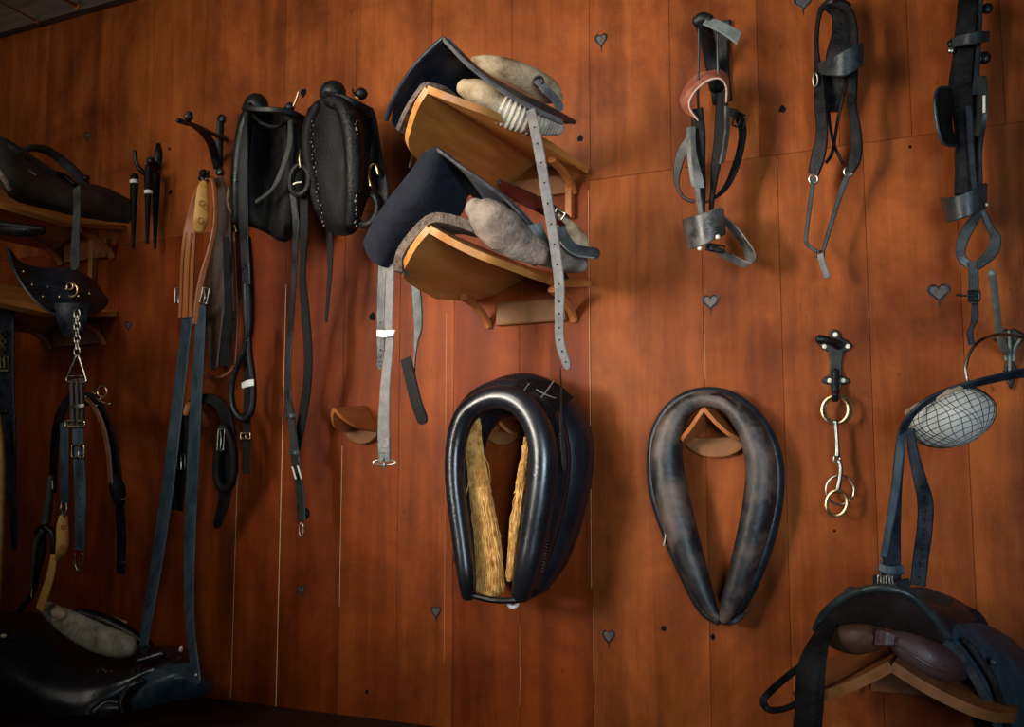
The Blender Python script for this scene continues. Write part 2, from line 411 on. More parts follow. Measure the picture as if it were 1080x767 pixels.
for i, t in enumerate(tones): att.data[i].value = t
def struct(name, mb, m): o = mb.build(name, m, smooth=False); o['kind'] = 'structure'; return o
struct('floor', MB().box((XL - .1, -4.6, -.1), (XR + .1, .12, 0)), 'darkwood')
struct('ceiling', MB().box((XL - .1, -4.6, ZC), (XR + .1, .12, ZC + .1)), 'beam')
struct('wall_left', MB().box((XL - .1, -4.6, 0), (XL, 0.12, ZC)), 'darkwood')
struct('wall_right', MB().box((XR, -4.6, 0), (XR + .1, 0.12, ZC)), 'plaster')
# board along the top of the wall
zt = P(75, 20).z
tb = MB().box((XL, -.03, zt + .012), (XR, -.0005, ZC - .001)); tb.box((XL, -.036, zt), (XR, -.0005, zt + .024))
tr = tb.build('trim_1', 'beam', smooth=False, bevel=.003); tr['kind'] = 'structure'

# hearts cut in the planks, with grey metal behind, part of the wall
def heart(u, v, r, squash=1.0):
    c = P(u, v); s_ = r * mpp(c); o = []
    for i in range(28):
        t = 2 * math.pi * i / 28
        o.append((16 * math.sin(t) ** 3 / 16, (13 * math.cos(t) - 5 * math.cos(2 * t) - 2 * math.cos(3 * t) - math.cos(4 * t)) / 16))
    mb = MB(); rings = []
    for k_, y in ((1.0, -.0006), (1.08, -.0022), (.97, -.0026), (.84, -.0012), (.80, -.0008)):
        rings.append([c + V((a_ * s_ * k_ * squash, y, b_ * s_ * k_)) for a_, b_ in o])
    mb.rings(rings, caps=False, mi=0)
    n = len(mb.v); mb.add([c + V((a_ * s_ * .80 * squash, -.0008, b_ * s_ * .80)) for a_, b_ in o], [tuple(reversed(range(28)))], 1)
    mb.tube([(u, v + r * .9, .0008, .9), (u + .3, v + r * 1.6, .0008, .3)], k=3, seg=6, flat=.4)
    h = mb.build('heart_cutout', ['iron', 'heartmetal'], wall)
for h in ((634, 42, 8), (749.5, 318, 9), (990, 308, 10.5), (847, 2, 9), (554, 327, 7), (460, 645, 7), (642, 671, 8), (318, 622, 5.5), (135.5, 343, 5), (92, 143, 5), (200, 122, 5)):
    heart(*h, squash=.82 if h[0] < 700 else 1)
def knot(u, v, r):
    c = P(u, v); s_ = r * mpp(c); mb = MB()
    R = [[c + V((math.cos(t * math.pi / 8) * s_ * k_ * (.8 + .16 * math.sin(t * 1.3 + u)), y, math.sin(t * math.pi / 8) * s_ * k_ * (.9 + .2 * math.sin(t * 1.9 + v)))) for t in range(16)] for k_, y in ((1, -.0004), (.9, -.0016), (.6, -.001), (.1, -.0008))]
    mb.rings(R); mb.build('knot_hole', 'hole', wall)
for k_ in ((825, 115, 4.5), (180, 203, 3), (179, 157, 1.8), (393, 334, 5), (320, 98, 5), (880, 560, 1.5), (976, 505, 2), (960, 155, 2), (752, 672, 3.5), (700, 663, 3.5), (387, 730, 2.5), (612, 146, 4)):
    knot(*k_)

# counter along the foot of the wall, its top just in view
zl = P(270, 742).z
r = thing('wooden_counter', 'dark stained wooden counter along the foot of the wall', 'counter', V((-1.2, -.28, 0)))
MB().box((XL + .01, -.58, zl - .045), (.9, -.002, zl)).build('countertop', 'darkwood', r, smooth=False, bevel=.004)
MB().box((XL + .01, -.54, 0.001), (.88, -.51, zl - .0455)).build('front_panel', 'darkwood', r, smooth=False, bevel=.003)
MB().box((.85, -.509, 0.001), (.88, -.003, zl - .0455)).build('end_panel', 'darkwood', r, smooth=False, bevel=.003)

# pegs on the top board
for (u, v, k_, lab) in ((83, 8, 1.0, 'larger orange wooden peg on the top board, nearer the middle'), (41, 23.5, .55, 'thin pale wooden peg on the top board, at its left')):
    b = P(u, v, .03); r = thing('wall_peg', lab, 'peg', b)
    q = lambda y, rr: (b.x, b.y - y, b.z + y * .06, rr * k_)
    MB().wtube([q(.0, .013), q(.008, .0135), q(.013, .010)], k=3, seg=14, round_ends=False).build('collar', 'tan', r)
    MB().wtube([q(.013, .007), q(.04, .0062), q(.10, .005), q(.155, .0045), q(.165, .007), q(.175, .007)], k=4, seg=12).build('shaft', 'tan', r)

# ---------------------------------------------------------------- saddle racks
def rack(label, f, w, h, rec, group='roof shaped saddle racks', wood='rackwood', th=.016, big=True, name='saddle_rack', hl=None, tilt=0, rise_r=0):
    """two sloped wings meeting on a ridge that stands out of the wall; f = front end of the ridge"""
    f = W(f); d = -f.y; hl = hl or h
    r = thing(name, label, 'saddle rack' if big else 'peg', V((f.x, -.002, f.z - h)), group)
    def wing(sx, hh, rise):
        rows = []
        for t in (0, .15, .3, .5, .7, .85, 1):
            # front outline curves back from the ridge to the eave
            yf = -d + rec * (t ** 1.7)
            if t > .7: yf += rec * 1.1 * ((t - .7) / .3) ** 2
            sag = -.10 * hh * math.sin(math.pi * t)
            row = [V((f.x + sx * w * t, yf + (-.003 - yf) * s_, f.z + tilt * s_ - hh * t * (1 - rise * s_) + sag)) for s_ in (0, .08, .3, .65, 1)]
            rows.append(row)
        return MB().sheet(rows, th, 3)
    wing(1, h, rise_r).build('wing_board', wood, r, angle=50)
    wing(-1, hl, .3 if hl > h else 0).build('wing_board', wood, r, angle=50)
    if big:
        for sx in (1, -1):
            b = MB(); pts = [V((f.x + sx * w * .72, -.004, f.z - h - .055)), V((f.x + sx * w * .72, -.02, f.z - h - .035)), V((f.x + sx * w * .72, -.07, f.z - h * .9 - .018)), V((f.x + sx * w * .72, -.14, f.z - h * .8 - .012))]
            wd = V((.011, 0, 0))
            b.ribbon([p - wd for p in pts], [p + wd for p in pts], .016, k=5); b.build('bracket', 'pegwood', r)
        MB().box((f.x - w * .55, -.02, f.z - h - .055), (f.x + w * .62, -.002, f.z - h * .7 - .02)).build('back_plate', 'rackbrown', r, smooth=False, bevel=.004)
    else:
        b = MB(); n = 14
        out = [(f.x + w * 1.0 * math.cos(math.pi + math.pi * i / n), f.z - h * .8 + h * .62 * math.sin(math.pi + math.pi * i / n)) for i in range(n + 1)]
        b.prism(out, -.018, -.002); b.build('back_plate', 'rackbrown', r, smooth=False, bevel=.003)
    return r
ur_ = rack('empty-fronted upper wooden rack under the white padded harness saddle', (450, 94, .56), .150, .052, .16, hl=.10)
rack('lower wooden rack under the blue-black harness saddle with grey pad', (452, 241, .52), .172, .088, .15, hl=.09, rise_r=.45)
e = P(132, 240); tr_ = rack('topmost rack at the left edge under the dusty black harness saddle', V((e.x - .17, -.52, e.z + .058)), .17, .10, .14, rise_r=.42)
e = P(124, 331); rack('orange wooden rack at the left edge under the brass studded saddle', V((e.x - .18, -.54, e.z + .058)), .18, .10, .13, rise_r=.42)
def batten(r, u0, u1, v0, v1):
    a, b = P(u0, v1), P(u1, v0); MB().box((a.x, -.022, a.z), (b.x, -.001, b.z)).build('wall_batten', 'pegwood', r, smooth=False, bevel=.003)
batten(tr_, 97, 104, 246, 303); batten(ur_, 599, 606, 190, 232)
rack('low wooden rack under the english saddle at lower right', (940, 703, .52), .185, .088, .05, wood='rackbrown', th=.018)
def peg(label, f, rw, ew, rec, th):
    a, e = P(*rw), P(*ew); lo, hi = .02, .4
    for _ in range(40):
        m_ = (lo + hi) / 2
        if P(*f, m_).x < a.x: lo = m_
        else: hi = m_
    F_ = P(*f, lo); F_.x = a.x
    return rack(label, F_, e.x - a.x, a.z - e.z, rec * lo, 'small collar pegs', 'pegwood', .009, False, 'collar_peg', tilt=a.z - F_.z)
peg('small wooden peg left of the grey hanging strap, nothing on it', (352, 431), (385, 429), (402, 453), .8, .009)
peg('small wooden peg inside the straw-stuffed black collar', (521, 437), (532, 441), (549, 463), .5, .009)
peg('small wooden peg holding the worn slim brown-black collar', (742, 431), (756, 434), (791, 468), .35, .011)
#PARTS2
# ---------------------------------------------------------------- upper harness saddle
def sh(p, dy=0, dz=0, dx=0): return W(p) + V((dx, dy, dz))
r = thing('harness_saddle', 'harness saddle with white quilted pad on the upper wooden rack', 'saddle', (480, 100, .45), 'harness saddles on the pair of racks')
front = [(408, 126, .50), (418, 101, .53), (440, 68, .56), (468, 41, .575), (492, 66, .55), (525, 92, .49), (560, 113, .42), (594, 129, .33)]
up = (0, 0, 0, 0, .05, .17, .17, .12)
def back(t): return [sh(p, t * (1 if i < 6 else .6 if i == 6 else .4), t * (u_ - .25 if i < 4 else u_)) for i, (p, u_) in enumerate(zip(front, up))]
rows = [[sh(p, .02, .004) if i == 0 else sh(p) for i, p in enumerate(front)], back(.05), back(.11), back(.19)]
MB().sheet(rows, .009, 4).build('skirt', 'navy', r)
e = [sh(p, -.002, 0) for p in front]
MB().wtube([(p.x, p.y, p.z, .0058) for p in e[:4]], k=4, flat=.8).build('rolled_edge', 'navy', r)
MB().ribbon([sh(p, -.004, .005) for p in front[3:]], [sh(p, -.004, -.007) for p in front[3:]], .007).build('edge_binding', 'greystrap', r)
lin = [(419, 137, .49), (428, 116, .51), (441, 96, .53), (450, 89, .535), (470, 94, .50)]
MB().sheet([[sh(p, 0, 0) for p in lin], [sh(p, .06, -.002) for p in lin], [sh(p, .13, -.004) for p in lin]], .012, 4).build('felt_lining', 'fleece', r)
mb = MB().tube([(489, 92, .47, 9), (503, 98, .455, 15), (520, 108, .43, 17), (534, 116, .41, 14)], flat=.9, k=6, seg=16); mb.build('pad_panel', 'cream', r)
MB().tube([(518, 108, .43, 15), (536, 117, .41, 17.5), (556, 125, .38, 16), (574, 130, .345, 13.5), (588, 134, .32, 9)], flat=.85, k=14, seg=18, ripple=(1.9, .045)).build('quilted_pad', 'white', r)
MB().ribbon([(560, 113, .415), (559, 126, .41), (553, 138, .39)], [(566, 115, .415), (565, 128, .405), (559, 140, .385)], .006).build('pad_band', 'brown', r)
mb = MB().tube([(500, 63, .40, 4), (515, 67, .38, 9), (540, 76, .34, 13), (565, 88, .29, 14), (582, 99, .25, 12), (588, 104, .235, 7)], flat=.7, k=6, seg=16); mb.build('top_pad', 'cream', r)
MB().strap([(566, 84, .33), (571, 89, .335), (576, 95, .33), (583, 102, .31), (590, 112, .29)], 9, .005, n=V((.4, -.8, .3)), point=True).build('pad_tongue', 'greystrap', r)
MB().ring(568, 86, .335, 4.5, 5, 1.6).build('pad_ring', 'iron', r)
MB().strap([(560, 116, .44, 9), (564, 135, .455, 11), (571, 172, .46, 11), (578, 215, .455, 11), (585, 258, .45, 11), (590, 300, .445, 11), (590, 335, .44, 10), (591, 362, .44, 10), (598, 385, .44, 9)], 11, .0045, mi=0, k=8, holes=(.13, .95, 15, 1.1), point=True, rot=8).build('girth_strap', ['greystrap', 'hole'], r)
MB().tube([(432, 176, .30, 1.3), (436, 160, .33, 1.3), (439, 150, .36, 1.3)], k=4).build('back_hook', 'steel', r)

# ---------------------------------------------------------------- lower harness saddle
r = thing('harness_saddle', 'blue-black harness saddle with weathered grey pad on the lower wooden rack', 'saddle', (480, 245, .42), 'harness saddles on the pair of racks')
front = [(389, 262, .44), (400, 237, .47), (425, 200, .51), (449, 164, .54), (462, 158, .545), (492, 180, .52), (528, 205, .46), (556, 234, .40), (574, 260, .36)]
rows = [front,
        [sh(p, .05, -.008) for p in front],
        [sh(p, .12, -.02 - (.03 if i > 4 else 0)) for i, p in enumerate(front)],
        [sh(p, .20, -.035 - (.05 if i > 3 else 0)) for i, p in enumerate(front[:6])] + [sh(p, .13, -.05) for p in front[6:]]]
MB().sheet(rows, .009, 4).build('skirt', 'velvet', r)
# broad left flap facing the room
MB().sheet([[(449, 159, .545), (462, 163, .535), (478, 186, .48), (492, 206, .42)],
            [(432, 184, .53), (449, 196, .53), (466, 212, .48), (484, 226, .41)],
            [(411, 211, .51), (426, 220, .52), (444, 229, .48), (462, 238, .42)],
            [(394, 236, .485), (404, 247, .49), (418, 254, .465), (432, 258, .42)],
            [(385, 256, .46), (391, 271, .46), (402, 280, .45), (412, 281, .42)]], .012, 4).build('front_flap', 'velvet', r)
MB().ribbon([sh(p, -.003, .004) for p in front[4:]], [sh(p, -.003, -.004) for p in front[4:]], .006).build('edge_binding', 'greytop', r)
MB().sheet([[(571, 234, .40), (575, 245, .39), (581, 258, .37)], [(556, 238, .41), (562, 250, .40), (566, 261, .385)]], .006, 4).build('end_flap', 'slate', r)
lin = [(420, 286, .46), (421, 268, .475), (436, 246, .49), (455, 230, .50), (478, 232, .485), (500, 240, .46)]
MB().sheet([[sh(p) for p in lin], [sh(p, .02 + .01 * i, -.002) for i, p in enumerate(lin)], [sh(p, .03 + .025 * i, -.004) for i, p in enumerate(lin)]], .022, 4).build('fleece_lining', 'fleece', r)
MB().tube([(500, 219, .46, 11), (511, 227, .45, 20), (530, 243, .43, 23), (550, 257, .40, 19), (572, 267, .37, 14)], flat=.75, k=7, seg=18, ripple=(1.1, .02)).build('pad_panel', 'greycloth', r)
MB().tube([(568, 266, .36, 13), (585, 271, .33, 13), (600, 276, .30, 12), (613, 279, .275, 9)], flat=.8, k=7, seg=16).build('pad_tail', 'greycloth', r)
MB().ribbon([(566, 254, .385), (567, 266, .375), (560, 280, .36)], [(571, 256, .385), (572, 267, .372), (565, 281, .357)], .005).build('pad_band', 'brown', r)
MB().sheet([[(526, 192, .40), (552, 203, .36), (578, 217, .31), (598, 231, .27)], [(531, 203, .42), (556, 216, .385), (580, 228, .345), (596, 240, .30)]], .012, 4).build('seat_strap', 'red', r)
MB().ribbon([(525, 190, .395), (552, 201, .355), (580, 215, .30), (600, 229, .26)], [(526, 194, .405), (552, 205, .365), (579, 219, .315), (598, 233, .275)], .012).build('seat_edge', 'slate', r)
MB().frame(590, 226, .33, 5, 4, 1.2, 30).build('seat_buckle', 'steel', r)
MB().tube([(586, 230, .32, 5), (600, 239, .29, 7), (611, 252, .27, 8), (616, 264, .26, 7)], flat=.6, k=5, seg=14).build('pommel_roll', 'cream', r)
MB().strap([(590, 240, .35), (596, 254, .345), (608, 264, .335), (626, 267, .32)], 12, .006, n=V((.3, -.8, .5)), point=True).build('tongue', 'slate', r)
MB().strap([(588, 238, .345), (592, 252, .342), (602, 262, .335), (614, 268, .325)], 3, .008, n=V((.3, -.8, .5))).build('tongue_edge', 'greystrap', r)
MB().strap([(404, 272, .43), (403, 300, .425), (402, 330, .42), (402, 360, .42), (402, 385, .415)], 9, .0045, k=6, point=True, holes=(.55, .95, 5, .9)).build('billet_strap', ['black', 'hole'], r)
MB().strap([(412, 272, .435, 9), (411, 310, .43, 9), (410, 340, .43, 9), (411, 362, .43, 9), (407, 400, .43, 10), (405, 440, .43, 12), (405, 468, .43, 13), (406, 486, .43, 12)], 9, .0045, k=6).build('buckle_strap', 'greystrap', r)
MB().strap([(405, 462, .434), (405, 474, .434), (405.5, 487, .433)], 12.5, .004).build('strap_end', 'slate', r)
mb = MB().ring(405.5, 488, .432, 12, 3.2, 1.0, n=24); mb.tube([(405, 484, .435, 1), (405, 490, .437, 1), (405, 496, .435, .8)], k=3, seg=6); mb.build('buckle', 'steel', r)
MB().ribbon([(398, 348, .43), (406, 348.5, .437), (417, 348, .437)], [(398, 355, .43), (406, 356, .437), (415, 354, .437)], .0035).build('keeper', 'whitetape', r)
MB().strap([(438, 300, .30, 9), (440, 318, .30, 10), (441, 345, .30, 9), (439, 360, .30, 5), (437.5, 378, .30, 2.5), (437, 392, .30, 2)], 9, .0045, k=6).build('hanging_strap', 'navy', r)
MB().strap([(428, 378, .30), (433, 400, .305), (439, 424, .305), (445, 441, .30)], 12, .0045, k=6, point=True).build('hanging_strap_end', 'matte', r)
MB().strap([(591, 388, .25, 1.2), (592, 412, .25, 2), (592, 440, .25, 3.5), (594, 470, .25, 6), (596, 494, .25, 5)], 4, .005, k=6, point=True, n=V((.6, -.8, 0))).build('black_billet', 'matte', r)

# ---------------------------------------------------------------- straw stuffed collar
r = thing('horse_collar', 'big polished black horse collar with straw showing inside its opening', 'horse collar', (548, 632, .1), 'horse collars hung on pegs')
dr = .215
roll = [(494, 627, .19, 8), (492, 606, dr, 10), (486, 560, dr, 10.5), (480, 510, dr, 10.5), (481, 470, dr, 11), (490, 440, dr, 12), (508, 424, dr, 12), (530, 419, dr, 12.5), (551, 427, dr, 14), (566, 448, dr, 15), (573, 478, dr, 16), (571, 515, dr, 16), (564, 560, dr, 15), (556, 600, dr, 13.5), (550, 626, .19, 11)]
MB().tube(roll, k=7, seg=18).build('rim_roll', 'shiny', r)
body = [(512, 622, .10, 8), (504, 600, .09, 10), (497, 540, .085, 14), (493, 490, .085, 17), (499, 452, .085, 19), (520, 425, .085, 21), (552, 419, .085, 26), (577, 434, .085, 30), (592, 462, .085, 33), (592, 500, .085, 33), (583, 545, .085, 32), (573, 585, .09, 27), (564, 612, .10, 18)]
MB().tube(body, k=7, seg=20, flat=.82).build('body_roll', 'shiny', r)
body2 = [(556, 616, .155, 14), (568, 570, .15, 18), (580, 520, .15, 19), (583, 475, .15, 19), (574, 442, .15, 18), (554, 422, .15, 17), (528, 414, .15, 14), (502, 424, .15, 12), (488, 450, .15, 12), (486, 500, .15, 12), (492, 560, .15, 12), (498, 612, .15, 11)]
MB().tube(body2, k=7, seg=18).build('fore_wale', 'shiny', r)
MB().sheet([[(538, 404, .16), (560, 401, .15), (586, 405, .13), (604, 420, .12)], [(541, 412, .19), (562, 413, .19), (578, 420, .18), (590, 432, .17)], [(545, 420, .2), (560, 421, .205), (571, 430, .205), (580, 442, .195)]], .006, 4).build('top_patch', 'cracked', r)
for a_, b_, c_ in (((566, 411, .20), (575, 416, .197), (586, 420, .18)), ((584, 402, .165), (577, 412, .19), (571, 419, .205)), ((558, 405, .17), (553, 412, .195), (551, 419, .21))):
    MB().tube([(*a_, .8), (*b_, .8), (*c_, .7)], k=4, seg=6).build('patch_seam', 'greystrap', r)
st = MB()
for i in range(46):
    v = 458 + i * 3.2; u = 590.5 - (v - 458) * .135 + 2.2 * math.sin((v - 458) / 60)
    st.tube([(u - 1.6, v, .199 - .0002 * i, .5), (u + .6, v + 1.2, .2 - .0002 * i, .5)], k=1, seg=5, round_ends=False)
st.build('rim_stitching', 'greystrap', r)
MB().ribbon([(492, 624, .20), (520, 631, .20), (548, 630, .20), (566, 622, .17)], [(493, 629, .19), (520, 635, .19), (550, 635, .19), (570, 626, .16)], .012).build('throat_binding', 'black', r)
def strawpath(cpts, n, jit, seedlen):
    s = MB(); c = cr(cpts, 12)
    for i in range(n):
        a = random.uniform(0, .8); b = min(1, a + random.uniform(.15, seedlen)); o = random.uniform(-1, 1); dd = random.uniform(0, 1); tilt = random.uniform(-.3, .3); pts = []
        for k_ in range(4):
            q = c[int((a + (b - a) * k_ / 3) * (len(c) - 1))]
            oo = o + tilt * k_ / 3
            pts.append((q[0] + q[3] * oo + random.uniform(-jit, jit), q[1] + random.uniform(-2, 2), q[2] + .028 * math.sqrt(max(0, 1 - min(1, oo * oo))) * (.5 + .5 * dd), random.uniform(.4, .75)))
        s.tube(pts, k=2, seg=4, round_ends=False)
    return s
lp = [(503, 441, .15, 3), (500, 462, .15, 8), (502, 492, .15, 10), (507, 525, .155, 11), (513, 565, .155, 13), (516, 600, .16, 13.5), (517, 624, .165, 13)]
core = MB().tube([(a, b, c - .012, d * .95) for a, b, c, d in lp], flat=.8, k=5, seg=12)
s_ = part(core.build('straw', 'straw', r), 'bundle of pale straw down the left side of the opening')
o = strawpath(lp, 480, 1.6, .5).build('straw_stalks', 'straw', s_); o['kind'] = 'stuff'
st = MB()
for i in range(44):
    t = random.uniform(0, .82); c = cr(lp, 12); q = c[int(t * (len(c) - 1))]; a = random.uniform(-.35, .35); ln = random.uniform(10, 26); sx = random.choice((-1, 1))
    u, v = q[0] + sx * q[3] * random.uniform(.3, .95), q[1]
    st.tube([(u, v, q[2] + .012, .6), (u + ln * a * .5, v + ln * .5, q[2] + .024, .6), (u + ln * a * 1.2, v + ln, q[2] + .030, .45)], k=3, seg=4, round_ends=False)
o = st.build('loose_stalks', 'straw', s_); o['kind'] = 'stuff'
rp = [(554, 462, .16, 1.5), (553, 485, .16, 3), (548, 518, .16, 4), (544, 550, .165, 4), (540, 585, .165, 3.5), (537, 612, .17, 3)]
core = MB().tube([(a, b, c - .012, d * .8) for a, b, c, d in rp], flat=.8, k=5, seg=10)
s_ = part(core.build('straw', 'straw', r), 'thin line of straw down the right side of the opening')
o = strawpath(rp, 170, 2.2, .35).build('straw_stalks', 'straw', s_); o['kind'] = 'stuff'
MB().ring(541, 637, .17, 4.5, 3.5, 2).build('bottom_button', 'whitetape', r)
MB().strap([(497, 604, .12), (489, 600, .12), (481, 590, .11)], 7, .004, point=True).build('strap_stub', 'black', r)

# ---------------------------------------------------------------- slim worn collar
r = thing('horse_collar', 'slim worn brown-black horse collar with a bare oval opening', 'horse collar', (760, 655, .05), 'horse collars hung on pegs')
dd = .062
lc = [(756, 652, dd, 5), (747, 638, dd, 9), (733, 604, dd, 14), (719, 562, dd, 17), (708, 520, dd, 18.5), (703, 484, dd, 17), (706, 458, dd, 15), (715, 438, dd, 12), (729, 426, dd, 9.5), (748, 421, dd, 8.5), (769, 428, dd, 10), (786, 445, dd, 13), (798, 468, dd, 15.5), (803, 498, dd, 16.5), (800, 535, dd, 17), (791, 573, dd, 15.5), (780, 610, dd, 13), (769, 640, dd, 10), (764, 653, dd, 6)]
MB().tube(lc, k=6, seg=20, flat=.9).build('body_roll', 'worn', r)
oc = [(757, 657, .03, 3), (740, 642, .03, 5), (722, 606, .03, 6), (704, 562, .03, 6.5), (691, 520, .03, 6.5), (688, 482, .03, 6), (692, 456, .03, 6), (705, 433, .03, 6), (724, 419, .03, 6), (748, 414, .03, 6), (774, 420, .03, 6), (797, 439, .03, 6.5), (813, 465, .03, 7), (820, 498, .03, 7.5), (817, 537, .03, 8), (807, 578, .03, 8), (793, 616, .03, 7), (778, 645, .03, 6), (768, 656, .03, 4)]
MB().tube(oc, k=6, seg=12).build('rim_roll', 'navy', r)
st = MB()
c = cr(oc, 6)
for q in c[3:52:1]:
    st.tube([(q[0] - 2, q[1] - .3, q[2] + .019, .4), (q[0] - .5, q[1] + 1.2, q[2] + .019, .4)], k=1, seg=5, round_ends=False)
st.build('rim_stitching', 'greystrap', r)
MB().ribbon([(740, 414, .055), (760, 414, .058), (780, 424, .06)], [(744, 417, .075), (760, 418, .08), (776, 428, .08)], .004).build('top_binding', 'cracked', r)
MB().strap([(760, 655, .06), (773, 656, .06), (783, 649, .05)], 6, .004, point=True).build('throat_tab', 'black', r)
MB().tube([(775, 650, .06, 1), (790, 645, .055, .9), (797, 637, .05, .6)], k=4).build('loose_lace', 'black', r)
MB().tube([(700, 556, .04, .8), (702, 565, .055, .8), (700, 575, .04, .8)], k=4).build('loose_thread', 'pale', r)

# ---------------------------------------------------------------- bridle with red padded band
r = thing('bridle_hook', 'flat iron bridle hook with a grey tipped arm above the red lined bridle', 'hook', (757, 60, .0))
c = P(757, 40); mm = mpp(c)
MB().strap([(760, 22, .008), (758, 50, .008), (759, 80, .008), (762, 108, .008)], 22, .008, k=5).build('wall_plate', 'iron', r)
MB().tube([(757, 92, .012, 9), (750, 60, .05, 8), (745, 38, .10, 8), (741, 25, .13, 8)], k=5, flat=.6).build('arm', 'iron', r)
MB().tube([(735, 23, .135, 6), (741, 20, .135, 7), (748, 21, .135, 6)], k=4).build('arm_tip', 'iron', r)
part(MB().ribbon([(747, 18, .14), (765, 24, .13), (782, 34, .12)], [(741, 26, .15), (760, 35, .14), (777, 47, .13)], .006).build('cross_bar', 'greyiron', r), 'grey painted cross bar')
r = thing('bridle', 'black bridle with a red lined padded band and pale grey noseband', 'bridle', (750, 240, .1), 'bridles on the wall')
MB().tube([(737, 28, .13, 1.3), (737, 60, .13, 1.3), (736, 95, .13, 1.3), (737, 122, .13, 1.3)], k=4, seg=8).build('crown_strap', 'slate', r)
MB().tube([(757, 30, .13, 1.3), (757, 60, .13, 1.3), (758, 92, .12, 1.3)], k=4, seg=8).build('crown_strap', 'slate', r)
part(MB().ribbon([(736, 126, .155), (727, 112, .16), (731, 99, .165), (745, 86, .168), (759, 83, .165), (766, 92, .155), (766, 108, .145)],
            [(723, 118, .12), (718, 104, .09), (729, 84, .085), (747, 76, .085), (760, 75, .085), (767, 82, .085), (769, 104, .09)], .006).build('browband', 'pinklining', r), 'faded red band with pale edges')
MB().tube([(736, 127, .157, .8), (727, 113, .162, .9), (731, 99, .167, .9), (745, 86, .170, .9), (759, 83, .167, .9), (766, 92, .157, .8), (766, 108, .147, .7)], k=5, seg=8).build('browband_edge', 'edgepink', r)
MB().strap([(735, 115, .14, 13), (737, 140, .14, 14), (737, 168, .135, 14), (739, 198, .13, 11), (740, 224, .125, 7)], 13, .008, k=6).build('cheek_strap', 'matte', r)
MB().strap([(762, 98, .13, 11), (761, 120, .13, 13), (759, 150, .125, 13), (755, 175, .12, 10), (752, 200, .12, 6), (750, 222, .12, 5)], 12, .008, k=6).build('cheek_strap', 'matte', r)
MB().sheet([[(724.5, 135, .15), (729, 134, .152), (733.5, 134, .15)], [(725, 160, .155), (730, 160, .157), (734, 160, .153)], [(728, 186, .155), (733, 187, .155), (741, 187, .15)], [(730, 196, .15), (736, 198, .15), (743, 198, .145)]], .006, 4).build('blinker', 'band', r)
MB().sheet([[(765, 112, .14), (768, 112, .13)], [(765, 135, .14), (769, 136, .13)], [(762, 158, .135), (766, 158, .125)], [(759, 173, .13), (763, 172, .12)]], .006, 4).build('blinker', 'band', r)
MB().strap([(735, 196, .15, 6), (737, 210, .15, 6), (739, 226, .15, 6)], 6, .004).build('cheek_billet', 'band', r)
# noseband: one broad loop
MB().ribbon([(720, 231, .12), (727, 229, .17), (742, 225, .185), (758, 219, .16), (762, 222, .11), (748, 228, .08), (730, 232, .085)],
            [(726, 263, .12), (732, 262, .165), (746, 257, .18), (761, 248, .16), (764, 248, .11), (750, 254, .08), (734, 261, .085)], .005, closed=True).build('noseband', 'band', r)
MB().ribbon([(762, 226, .12), (776, 238, .12), (789, 254, .12), (797, 268, .12), (793, 277, .11), (776, 270, .10), (755, 259, .09), (744, 256, .1)],
            [(764, 236, .10), (774, 248, .10), (783, 261, .095), (786, 272, .095), (786, 282, .09), (772, 277, .085), (754, 267, .08), (744, 264, .09)], .004, k=6).build('chin_strap', 'band', r)
MB().frame(756, 262, .115, 8, 3.5, 1, 10).build('chin_buckle', 'iron', r)
for p in ((738, 262, .17), (757, 250, .19)): MB().ball(p, 2.6).build('noseband_stud', 'pale', r)
MB().strap([(728, 146, .10, 10), (719, 162, .09, 11), (714, 182, .085, 8), (715, 198, .08, 4), (722, 209, .08, 3.5), (732, 213, .08, 4)], 8, .004, k=6).build('throat_lash', 'black', r)
MB().strap([(766, 116, .09, 6), (778, 122, .08, 10), (783, 136, .08, 9), (782, 152, .08, 8), (776, 175, .08, 8), (766, 197, .08, 6), (752, 210, .08, 3), (740, 214, .08, 3)], 7, .004, k=6).build('throat_lash', 'matte', r)
MB().frame(780, 127, .09, 6, 7, 1, 20).build('throat_buckle', 'iron', r)

# ---------------------------------------------------------------- bridle with long bit hanger
r = thing('bridle', 'black bridle with thin steel bit hanger ending in a grey tag', 'bridle', (872, 292, .05), 'bridles on the wall')
MB().tube([(868, 8, .05, 4), (880, 2, .07, 6), (893, 7, .05, 5)], k=4).build('crown_pad', 'iron', r)
MB().strap([(866, 8, .08, 5), (862, 28, .08, 5), (861, 55, .08, 6), (864, 80, .08, 10), (865, 110, .08, 13), (867, 140, .08, 13), (863, 165, .075, 15), (858, 184, .07, 12)], 10, .007, k=6).build('cheek_strap', 'black', r)
MB().strap([(872, 6, .06, 10), (885, 14, .06, 18), (888, 35, .06, 22), (884, 60, .06, 26), (880, 95, .05, 22), (878, 118, .05, 12)], 16, .010, k=6).build('head_bundle', 'black', r)
MB().strap([(878, 3, .09, 8), (893, 8, .09, 8), (900, 25, .09, 8), (901, 50, .09, 9), (899, 90, .085, 11), (899, 115, .08, 10), (903, 140, .08, 12), (902, 165, .075, 14), (896, 182, .07, 9)], 10, .007, k=6).build('cheek_strap', 'black', r)
MB().ribbon([(863, 66, .09), (876, 62, .13), (893, 52, .145), (909, 45, .12), (906, 50, .07), (888, 60, .055), (870, 68, .06)],
            [(867, 79, .09), (876, 80, .125), (892, 80, .14), (909, 70, .12), (906, 72, .07), (888, 80, .055), (872, 82, .06)], .005, closed=True).build('noseband', 'slate', r)
MB().strap([(873, 84, .06), (874, 120, .055), (879, 150, .05), (889, 173, .05)], 3.5, .004, k=6).build('inner_strap', 'black', r)
